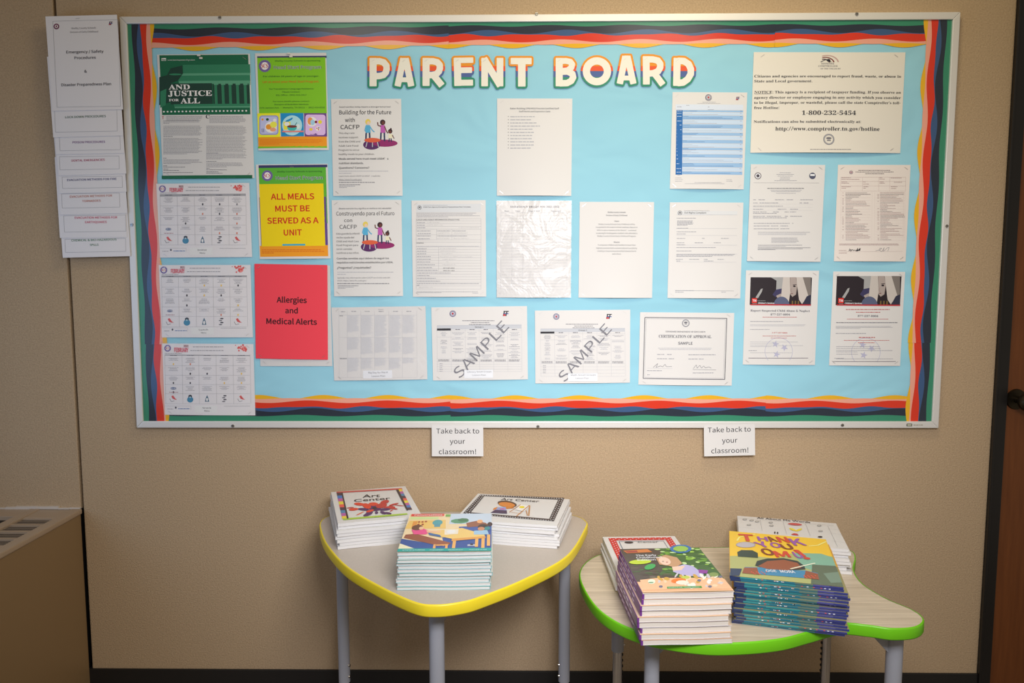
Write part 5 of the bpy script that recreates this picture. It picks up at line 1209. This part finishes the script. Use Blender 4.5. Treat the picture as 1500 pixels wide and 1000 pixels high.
PU([(.70, .28), (.82, .22), (.93, .28), (.97, .36), (.72, .40)], I_(150, 90, 60), 4); PU([(.62, .38), (1, .34), (1, .62), (.64, .54)], I_(60, 90, 160), 3); EU(.86, .24, .035, .05, I_(240, 170, 110), 5); EU(.98, .32, .03, .06, I_(70, 50, 50), 5)
PU([(0, .68), (.32, .80), (.55, .90), (.55, 1), (0, .98)], I_(52, 84, 150), 3); PU([(.45, .66), (1, .60), (1, .93), (.5, .93)], I_(52, 84, 150), 3); PU([(0, .80), (.17, .92), (0, .93)], I_(246, 228, 190), 4)
PU([(.03, .58), (.14, .56), (.56, .80), (.53, .85), (.38, .84), (.02, .66)], I_(150, 86, 60), 5)
for u0 in (.37, .50): PU([(u0, .83), (u0+.025, .83), (u0+.03, .96), (u0, .96)], I_(236, 168, 96), 6)
PU([(.40, .84), (.53, .83), (.53, .86), (.40, .87)], I_(236, 168, 96), 6)
PU([(.38, .48), (.66, .42), (.92, .60), (.93, .67), (.60, .74), (.56, .70), (.30, .58)], I_(246, 200, 118), 6); PU([(.56, .70), (.93, .64), (.935, .69), (.56, .76)], I_(226, 160, 80), 7)
for u0, a, b in ((.575, .74, .97), (.89, .67, .93), (.82, .68, .90), (.95, .60, .88)): PU([(u0, a), (u0+.035, a), (u0+.035, b), (u0, b)], I_(240, 178, 100), 7)
PU([(.08, .46), (.20, .42), (.30, .50), (.26, .58), (.12, .58)], I_(232, 82, 140), 7); EU(.14, .40, .065, .075, I_(110, 70, 50), 8); EU(.19, .42, .03, .045, I_(240, 190, 150), 9); PU([(.25, .48), (.42, .50), (.42, .54), (.27, .54)], I_(240, 190, 150), 8)
PU([(.28, .54), (.42, .60), (.44, .66), (.30, .60)], I_(70, 110, 160), 8)
PU([(.46, .46), (.62, .45), (.62, .58), (.47, .60)], I_(244, 226, 205), 8); EU(.54, .52, .05, .05, I_(236, 236, 226), 9)
EU(.90, .40, .06, .08, I_(60, 46, 44), 8); EU(.88, .45, .04, .05, I_(206, 140, 100), 9); PU([(.80, .50), (.95, .48), (.97, .60), (.80, .60)], I_(160, 196, 220), 8); EU(.95, .44, .035, .05, I_(60, 140, 140), 8)
QU(.74, .84, .84, .88, I_(190, 190, 200), 6); QU(.77, .82, .80, .86, I_(50, 40, 50), 7)
QU(0, .93, 1, 1, TEAL, 8)
TU('ACTIVITIES & PLANNING', .05, .29, .975, .022, I_(220, 240, 236), off=.01, layer=9); TU('ASSESSMENT', .34, .49, .977, .02, I_(220, 240, 236), layer=9); TU('ENVIRONMENT', .54, .70, .978, .02, I_(220, 240, 236), layer=9); TU('TEACHER GUIDE', .76, .95, .98, .02, I_(220, 240, 236), layer=9)
attach(S, top)

# white packets with printed title pages
def packet(W, D, ph, curl=0.0):
    def f(h):
        n = 3; parts = []
        a = MB(); slab(a, 0, W, -D, 0, 0.0002, h*0.90, PK, PAPER, wave=0.0005, ph=ph, curl=curl)
        b = MB(); slab(b, 0.001, W-0.001, -D+0.001, -0.001, h*0.90+0.0001, h*0.90+0.0005, PAPER, wave=0.0005, ph=ph, curl=curl)
        return [('page_block', a, 0), ('title_page', b, 0)]
    return f
AW, AD = 0.222, 0.298
rs = stack('paper_packet', 8, YZ, 0.711, -0.5685, -0.0930, 0.303, AW, AD, [packet(AW, AD, 0.4)],
           'white packet in the stack topped by the splash page', 'packet', 'white packets on the yellow-edged table', jit=0.004, rjit=0.02, lean=(-0.006, 0), seed=5)
S = cover_surf(-0.5685, -0.0930, 0.7112, 0.303, AW, AD); S.bulge = lambda u, v: 0.0006
TW_, TD_ = TW, TD; TW, TD = AW, AD
S.zoom(470, 700, 8.333)
bk = I_(45, 40, 48); strp = [I_(70, 50, 70), I_(60, 120, 190), I_(190, 90, 150), I_(232, 214, 70), I_(232, 90, 80), I_(66, 44, 70), I_(70, 130, 170), I_(180, 90, 160), I_(240, 200, 60)]
def band(P0, P1, P2, P3, cols):
    for k, c in enumerate(cols):
        a, b = k/len(cols), (k+1)/len(cols)
        L = lambda p, q, t: (p[0]+(q[0]-p[0])*t, p[1]+(q[1]-p[1])*t)
        S.poly([L(P0, P3, a), L(P1, P2, a), L(P1, P2, b), L(P0, P3, b)], c, 2, 'page_border')
S.poly([(190, 170), (985, 125), (1000, 140), (195, 185)], I_(206, 74, 70), 2, 'page_border')
band((192, 182), (250, 180), (318, 500), (262, 505), strp); S.poly([(250, 180), (266, 180), (340, 498), (318, 502)], bk, 3, 'page_border')
band((945, 140), (985, 135), (1115, 388), (1062, 392), strp[::-1]); S.poly([(918, 146), (948, 143), (1066, 395), (1050, 402)], bk, 3, 'page_border')
S.poly([(268, 496), (1050, 432), (1064, 448), (275, 518)], I_(170, 200, 70), 2, 'page_border')
S.text('Art', 510, 722, 243, 36, bk, 'plain', .012, Y1=232); S.text('Center', 408, 850, 294, 30, bk, 'plain', .012, Y1=262)
rd1, rd2, pu1 = I_(222, 66, 44), I_(190, 52, 52), I_(78, 40, 98)
for x, y, a, b, c, r_ in ((470, 322, 65, 18, rd1, 5), (560, 345, 55, 30, rd1, 20), (640, 322, 60, 22, rd1, 0), (780, 295, 55, 22, rd2, -12), (740, 340, 70, 30, rd2, -10), (400, 385, 60, 16, rd1, -6), (360, 366, 45, 6, rd2, -6), (890, 325, 62, 10, rd2, -14), (960, 338, 60, 4, rd2, 6), (840, 365, 70, 20, rd2, -4), (905, 378, 32, 8, rd2, 5), (520, 385, 70, 16, pu1, 5), (660, 370, 75, 36, pu1, 0), (780, 385, 70, 14, pu1, -4), (580, 440, 62, 22, pu1, -25), (545, 460, 28, 12, pu1, 0), (680, 425, 20, 16, pu1, 0), (760, 425, 38, 16, pu1, 20), (820, 432, 45, 12, pu1, 10), (600, 405, 50, 14, rd1, -15), (480, 435, 55, 6, I_(222, 110, 60), -25), (862, 400, 22, 6, rd2, -25)):
    S.ell(x, y, a, b, c, 3, 'printed_picture', 14, rot=r_)
S.ell(655, 372, 28, 16, I_(40, 30, 50), 4); attach(S, rs[-1])

RWd, RD_ = 0.278, 0.240
rs = stack('paper_packet', 8, YZ, 0.701, -0.1308, -0.0693, -0.2015, RWd, RD_, [packet(RWd, RD_, 0.9)],
           'white packet in the stack topped by a black dotted border', 'packet', 'white packets on the yellow-edged table', jit=0.005, rjit=0.018, lean=(0.004, 0), seed=9)
S = cover_surf(-0.1308, -0.0693, 0.7012, -0.2015, RWd, RD_); S.bulge = lambda u, v: 0.0006; S.zoom(660, 710, 7.895)
cs = [(345, 115), (1318, 152), (1195, 424), (145, 330)]; ci = [(392, 130), (1245, 172), (1140, 396), (235, 320)]
for k in range(4):
    a, b, c, d = cs[k], cs[(k+1) % 4], ci[(k+1) % 4], ci[k]; S.poly([a, b, c, d], bk, 2, 'page_border')
    n = (34, 12, 34, 12)[k]
    for j in range(n):
        for q in ((.32,), (.32,))[0:1] if k % 2 == 0 else ((.25,), (.72,)):
            t = (j+.5+(.25 if q[0] > .5 else 0))/n; x = (a[0]+(b[0]-a[0])*t)*(1-q[0])+(d[0]+(c[0]-d[0])*t)*q[0]; yy = (a[1]+(b[1]-a[1])*t)*(1-q[0])+(d[1]+(c[1]-d[1])*t)*q[0]
            S.ell(x, yy+(3 if k % 2 == 0 else 0), 7.5, 3.6, WH, 3, 'page_border', 8)
S.text('Art Center', 580, 1020, 176, 22, bk, 'plain', .012, Y1=204)
S.ell(655, 222, 112, 36, I_(80, 56, 44), 2, rot=8); S.ell(650, 232, 96, 28, I_(216, 132, 58), 3, rot=6); S.poly([(545, 262), (640, 258), (655, 330), (470, 325)], I_(150, 160, 205), 3); S.poly([(520, 292), (650, 300), (655, 335), (462, 325)], I_(62, 48, 88), 4); S.ell(600, 284, 30, 6, I_(206, 90, 150), 5)
S.poly([(500, 272), (545, 258), (530, 285), (490, 296)], I_(216, 132, 58), 3); S.poly([(640, 262), (735, 262), (730, 272), (640, 280)], I_(216, 132, 58), 3)
S.poly([(815, 232), (915, 250), (850, 312), (745, 290)], I_(244, 240, 226), 4); S.ell(825, 262, 32, 13, I_(238, 214, 50), 5)
for a, b, w_ in (((812, 230), (680, 320), 9), ((912, 240), (760, 368), 13), ((915, 245), (905, 360), 14), ((875, 300), (890, 358), 10), ((700, 320), (800, 335), 7)): S.line(*a, *b, w_, I_(190, 130, 70), 5)
attach(S, rs[-1])

# red dotted-border sheets behind the thick books, green-edged table
W3, D3 = 0.208, 0.272
rs = stack('paper_packet', 5, GZ, 0.61, 0.232, -0.186, 0.045, W3, D3, [packet(W3, D3, 0.2)],
           'white packet in the stack topped by a red dotted border', 'packet', 'white packets on the green-edged table', jit=0.006, rjit=0.03, lean=(-0.003, 0), seed=12)
S = cover_surf(0.232, -0.186, 0.6102, 0.045, W3, D3); S.bulge = lambda u, v: 0.0006; TW, TD = W3, D3
rb_ = I_(206, 44, 44)
for u0, v0, u1, v1 in ((.07, .05, .93, .12), (.07, .12, .16, .95), (.84, .12, .93, .95), (.16, .88, .84, .95)): QU(u0, v0, u1, v1, rb_, 1, 'page_border')
for j in range(22): EU(.09+j*.039, .07+(j % 2)*.03, .009, .007, WH, 2, 8, 'page_border')
for j in range(30): EU(.10+(j % 2)*.035, .13+j*.027, .009, .007, WH, 2, 8, 'page_border'); EU(.87+(j % 2)*.035, .13+j*.027, .009, .007, WH, 2, 8, 'page_border')
for u0, v0, u1, v1 in ((.19, .15, .80, .157), (.19, .15, .198, .85), (.795, .15, .80, .85)): QU(u0, v0, u1, v1, I_(60, 90, 120), 1, 'page_border')
EU(.32, .185, .06, .03, bk, 2); TU('Center', .44, .72, .20, .032, bk, 'plain', .01, 3); attach(S, rs[-1])

# thick purple-spined books
EW, ED = 0.2000, 0.258
PURP = I_(112, 52, 132); PEA = I_(240, 184, 140); PEA2 = I_(205, 196, 196)
def ebook(peach, ph):
    def f(h):
        a = MB(); slab(a, 0.003, EW-0.001, -ED+0.001, -0.001, 0.001, h*0.89, PG2, wave=0.0006, ph=ph)
        b = MB(); slab(b, 0.0, EW, -ED-0.0004, 0, h*0.89, h*0.89+0.0013, PEA if peach else PEA2, I_(220, 190, 160), wave=0.0006, ph=ph)
        c = MB(); slab(c, 0.0, EW, -ED, 0, 0.0, 0.001, PEA2, wave=0.0006, ph=ph)
        d = MB(); d.box(-0.0012, 0.0035, -ED-0.0002, 0, 0.0, h*0.92+0.0006, PURP)
        e = MB()
        for k in range(5): e.box(-0.0016, -0.0012, -ED*(.2+.14*k), -ED*(.2+.14*k)+.018+.006*(k % 2), h*.35, h*.6, I_(225, 200, 225))
        return [('page_block', a, 0), ('front_cover', b, 0), ('back_cover', c, 0), ('spine', d, 0.0008), ('spine_print', e, 0)]
    return f
rs = stack('textbook', 9, GZ, 0.676, 0.2455, -0.4620, 0.0626, EW, ED, [ebook(True, 0.4), ebook(True, 0.4), ebook(False, 0.4)],
           'thick purple-spined book in the green-edged table stack', 'book', 'purple-spined textbooks', jit=0.0025, rjit=0.008, lean=lambda t: (-0.008*math.sin(t*3.1)*(1 if t < .9 else -.3), -0.002), seed=4)
S = cover_surf(0.2455, -0.4620, 0.6768, 0.0626, EW, ED); S.bulge = lambda u, v: 0.0007; TW, TD = EW, ED; S.zoom(860, 770, 5.5565)
gA, gB, gC, gD = I_(110, 160, 50), I_(60, 100, 44), I_(160, 200, 80), I_(70, 60, 50)
QU(0, 0, 1, 1, gB); PU([(0, 0), (.5, 0), (.48, .4), (.3, .62), (0, .62)], gD, 2); QU(.0, .75, 1, 1, PEA, 2); PU([(0, .62), (.45, .66), (.62, .78), (.3, .80), (0, .78)], gD, 2)
rr = random.Random(2)
for k in range(70):
    u, v = rr.uniform(.4, 1), rr.uniform(0, .55); EU(min(.96, u), max(.03, v), rr.uniform(.015, .05), rr.uniform(.01, .03), rr.choice((gA, gC, gA, gB, I_(196, 220, 150))), 3, 7)
for k in range(26): EU(rr.uniform(.05, .5), rr.uniform(.36, .72), rr.uniform(.02, .06), rr.uniform(.006, .016), rr.choice((I_(120, 104, 90), gD, I_(96, 84, 66), gB)), 3, 7)
PU([(.03, .05), (.34, .02), (.38, .10), (.06, .12)], I_(206, 120, 60), 4); PU([(.05, .06), (.2, .05), (.2, .10), (.07, .11)], I_(160, 60, 50), 5)
TU('The Early', .15, .40, .20, .036, WH, off=.03, layer=6); TU('Childhood', .14, .45, .255, .036, WH, off=.03, layer=6); TU('Edition', .14, .36, .31, .036, WH, off=.03, layer=6)
S.ring(762, 192, 88, 26, I_(50, 110, 170), 6, 'cover_picture', 26, ry=34); S.ell(762, 190, 62, 22, I_(150, 190, 80), 5)
S.ell(432, 298, 90, 19, I_(190, 210, 40), 6, rot=-3); S.ell(512, 338, 46, 22, I_(50, 160, 80), 6, rot=-15)
hr, sk, dr_ = I_(196, 150, 110), I_(240, 200, 176), I_(186, 176, 214)
S.poly([(560, 265), (640, 240), (730, 262), (775, 310), (720, 345), (660, 330), (590, 320)], hr, 6); S.ell(632, 292, 50, 30, sk, 7, rot=18); S.ell(618, 296, 8, 3, I_(110, 70, 60), 8); S.ell(650, 302, 9, 4, I_(190, 110, 100), 8)
S.poly([(700, 345), (790, 318), (860, 332), (950, 400), (935, 425), (860, 415), (760, 400), (700, 380)], dr_, 6); S.poly([(690, 340), (800, 330), (770, 365), (700, 372)], sk, 7); S.poly([(905, 360), (985, 368), (975, 395), (910, 390)], I_(140, 60, 150), 7)
S.poly([(430, 445), (560, 430), (1100, 425), (1180, 518), (455, 528)], PEA, 5)
for k in range(34):
    x, y = rr.uniform(560, 1120), rr.uniform(405, 500); S.ell(x, y, rr.uniform(10, 28), rr.uniform(6, 15), rr.choice((I_(246, 232, 214), I_(240, 206, 170), I_(206, 196, 200), I_(250, 240, 230), I_(206, 160, 60))), 6, n=9, rot=rr.uniform(-60, 60))
S.ell(745, 452, 62, 20, I_(236, 120, 36), 7, rot=-5); S.ell(775, 468, 52, 18, I_(246, 226, 206), 8); S.ell(800, 425, 36, 12, I_(190, 200, 80), 7); S.ell(1030, 402, 40, 17, I_(130, 150, 80), 7); S.ell(525, 460, 30, 20, I_(226, 232, 206), 7); S.ell(520, 468, 22, 4, I_(60, 130, 80), 8)
for x, y in ((600, 500), (912, 450), (1000, 500), (1085, 420)): S.ell(x, y, 16, 10, I_(110, 110, 130), 7)
S.poly([(650, 502), (930, 496), (936, 512), (652, 518)], I_(70, 150, 60), 9); S.text('Grades PreK - Kindergarten', 664, 920, 515, 8, WH, layer=10); attach(S, rs[-1])

# picture books with teal covers and yellow spines
OW, OD = 0.2400, 0.310
NVY = I_(50, 62, 100); TL1 = I_(60, 140, 140); TL2 = I_(46, 112, 128); GT = I_(96, 116, 104); IND = I_(84, 84, 140); IN2 = I_(62, 66, 124); YSP = I_(214, 160, 60); DKB = I_(36, 48, 66)
def obook(k):
    def f(h):
        rr = random.Random(k); a = MB(); a.box(0.002, OW-0.002, -OD+0.0025, -0.002, 0.0006, h*0.84, DKB)
        b = MB(); zc0, zc1 = h*0.42, h*0.97
        segs = [(0, .09, NVY), (.09, .30+rr.uniform(-.03, .03), (TL1, TL2, TL1)[k]), (.30, .58, (TL2, TL1, TL2)[k]), (.58, .74, GT), (.74, .88, IND), (.88, 1, IN2)]
        prev = 0
        for u0, u1, c in segs: b.box(prev*OW, u1*OW, -OD, -OD*.5, zc0, zc1, I_(150, 140, 90), front=c); prev = u1
        b.box(0, OW, -OD*.5, 0, zc0, zc1, YSP)
        c = MB(); prev = 0
        for u0, u1, cc in segs: c.box(prev*OW, u1*OW, -OD+0.0015, 0, 0, h*0.30, (TL2, NVY, TL2)[k], front=(NVY if u1 < .1 else TL2 if u1 < .75 else IN2)); prev = u1
        d = MB(); d.box(-0.0012, 0.0008, -OD*.93, 0, 0, h*0.97, YSP); d.box(-0.0012, 0.0008, -OD, -OD*.93, 0, h*.97, NVY)
        e = MB()
        for q in range(rr.randint(6, 11)):
            u = .2+.32*rr.random() if k != 1 else .6+.3*rr.random(); e.box(u*OW, u*OW+.004, -OD-.0003, -OD, h*.55, h*.8, rr.choice((I_(214, 90, 80), WH, I_(226, 190, 170))))
        return [('page_block', a, 0), ('front_cover', b, 0), ('back_cover', c, 0), ('spine', d, 0), ('edge_print', e, 0)]
    return f
OZ = 0.6750
rs = stack('picture_book', 18, GZ, OZ, 0.5562, -0.3205, -0.2585, OW, OD, [obook(0), obook(1), obook(2)],
           'teal-edged picture book in the tall stack', 'book', 'teal-edged picture books', jit=0.003, rjit=0.012, lean=lambda t: (0.012*min(1, t*4), 0.004*min(1, t*3)), seed=8)
S = cover_surf(0.5562, -0.3205, OZ, -0.2585, OW, OD); S.bulge = lambda u, v: 0.0004; TW, TD = OW, OD; S.zoom(1040, 740, 5.0)
YC, TC, BR1 = I_(238, 192, 50), I_(130, 176, 150), I_(150, 84, 56)
QU(0, 0, 1, 1, YC); PU([(0, .60), (.2, .55), (.45, .56), (.60, .42), (.80, .38), (1, .40), (1, 1), (0, 1)], I_(176, 176, 110), 2); PU([(.62, .40), (.9, .36), (1, .42), (1, .85), (.7, .7)], TC, 3); PU([(.78, .62), (1, .60), (1, 1), (.72, 1)], I_(96, 108, 86), 4)
PU([(.86, .78), (1, .72), (1, .92), (.90, .95)], I_(120, 140, 120), 5)
S.poly([(200, 345), (230, 330), (310, 332), (350, 352), (352, 388), (205, 378)], I_(40, 62, 50), 5); S.ell(262, 292, 70, 20, I_(186, 176, 178), 5, rot=3); S.ring(262, 292, 72, 6, I_(160, 150, 160), 6, 'cover_picture', 20, ry=21)
S.poly([(330, 445), (345, 410), (420, 392), (540, 390), (640, 410), (690, 445), (700, 472), (600, 480), (400, 465)], I_(44, 58, 56), 5); S.poly([(350, 450), (420, 412), (540, 402), (640, 425), (672, 462), (560, 480), (420, 470)], BR1, 6)
S.poly([(255, 455), (420, 458), (560, 478), (700, 480), (790, 500), (800, 545), (240, 500)], I_(64, 134, 170), 6)
S.poly([(250, 460), (345, 460), (360, 512), (235, 500)], BR1, 7); S.poly([(700, 482), (790, 505), (800, 548), (690, 536)], BR1, 7)
S.strokes([(590, 470), (680, 448), (770, 428)], 14, I_(232, 228, 200), 8); S.strokes([(198, 262), (215, 235), (270, 225), (330, 214)], 12, I_(246, 226, 130), 4); S.strokes([(722, 300), (790, 295), (850, 268)], 12, I_(246, 230, 140), 4)
S.poly([(148, 465), (235, 468), (215, 520), (150, 520)], I_(44, 62, 88), 7)
for k in range(10): S.ell(305+k*12, 492+(k % 3)*8, 6, 4, I_(214, 90, 70), 8, n=6); S.ell(690+k*9, 520+(k % 3)*8, 6, 4, I_(214, 90, 70), 8, n=6)
cl = [I_(206, 70, 50), I_(150, 84, 160), I_(130, 60, 40)]
def letters(items):
    for t, x0, x1, y, h, c, y1 in items: S.text(t, x0, x1, y, h, c, 'sans', .04, 8, 'lettering', Y1=y1)
letters([('T', 228, 335, 262, 46, cl[0], 268), ('H', 358, 430, 262, 28, cl[1], 266), ('A', 445, 500, 270, 34, cl[2], 268), ('N', 512, 590, 274, 36, cl[0], 276), ('K', 622, 712, 296, 44, cl[1], 296),
         ('Y', 372, 448, 312, 36, cl[1], 306), ('O', 458, 530, 312, 34, cl[1], 314), ('U', 548, 625, 326, 36, cl[2], 324), (',', 612, 628, 332, 14, cl[0], 332),
         ('O', 402, 485, 368, 44, cl[2], 368), ('M', 492, 598, 382, 40, cl[0], 384), ('U', 632, 692, 388, 40, cl[1], 390), ('!', 700, 740, 398, 60, cl[0], 396)])
S.text('OGE', 415, 492, 492, 16, WH, 'sans', .03, 9, Y1=494); S.text('MORA', 520, 628, 498, 18, WH, 'sans', .03, 9, Y1=502); attach(S, rs[-1])

# word-chart packets at the back right
W5, D5 = 0.279, 0.2200
rs = stack('paper_packet', 8, GZ, 0.628, 0.6543, -0.0480, -0.2453, W5, D5, [packet(W5, D5, 0.5)],
           'white packet in the stack topped by the word chart', 'packet', 'white packets on the green-edged table', jit=0.005, rjit=0.014, lean=(0.004, 0), seed=15)
S = cover_surf(0.6543, -0.0480, 0.6282, -0.2453, W5, D5); S.bulge = lambda u, v: 0.0006; S.zoom(1040, 740, 5.0)
S.text('All About Me Words', 345, 735, 98, 11, bk, 'plain', .02, Y1=131)
for (a, b) in (((368, 108), (382, 188)), ((535, 122), (562, 212)), ((700, 135), (735, 225)), ((862, 150), (935, 305)), ((205, 95), (905, 150)), ((210, 160), (330, 172)), ((860, 172), (950, 182)), ((870, 205), (965, 215)), ((895, 262), (985, 275))): S.line(*a, *b, 1.4, I_(150, 148, 150), 2, 'table_grid')
S.ell(622, 140, 52, 8, I_(206, 60, 60), 3, rot=4); S.strokes([(572, 140), (620, 143), (668, 142)], 2, WH, 4); S.ell(605, 178, 26, 7, I_(240, 214, 60), 3, rot=20); S.ell(650, 182, 26, 7, I_(240, 214, 60), 3, rot=-20); S.poly([(595, 214), (615, 206), (640, 210), (650, 222), (600, 218)], I_(206, 60, 60), 3)
for x, y in ((255, 104), (305, 112), (345, 120), (285, 145), (445, 128), (450, 150), (800, 150), (810, 190), (805, 232)): S.ell(x, y, 14, 5, I_(190, 186, 180), 2, n=9); S.ring(x, y, 16, 3, I_(120, 118, 118), 3, 'printed_picture', 12, ry=6)
S.poly([(470, 195), (480, 195), (480, 208), (470, 208)], bk, 3); S.poly([(490, 197), (500, 197), (500, 210), (490, 210)], bk, 3); S.ell(808, 233, 16, 6, bk, 3); attach(S, rs[-1])
for q in list(bpy.data.meshes):
    if q.users == 0: bpy.data.meshes.remove(q)
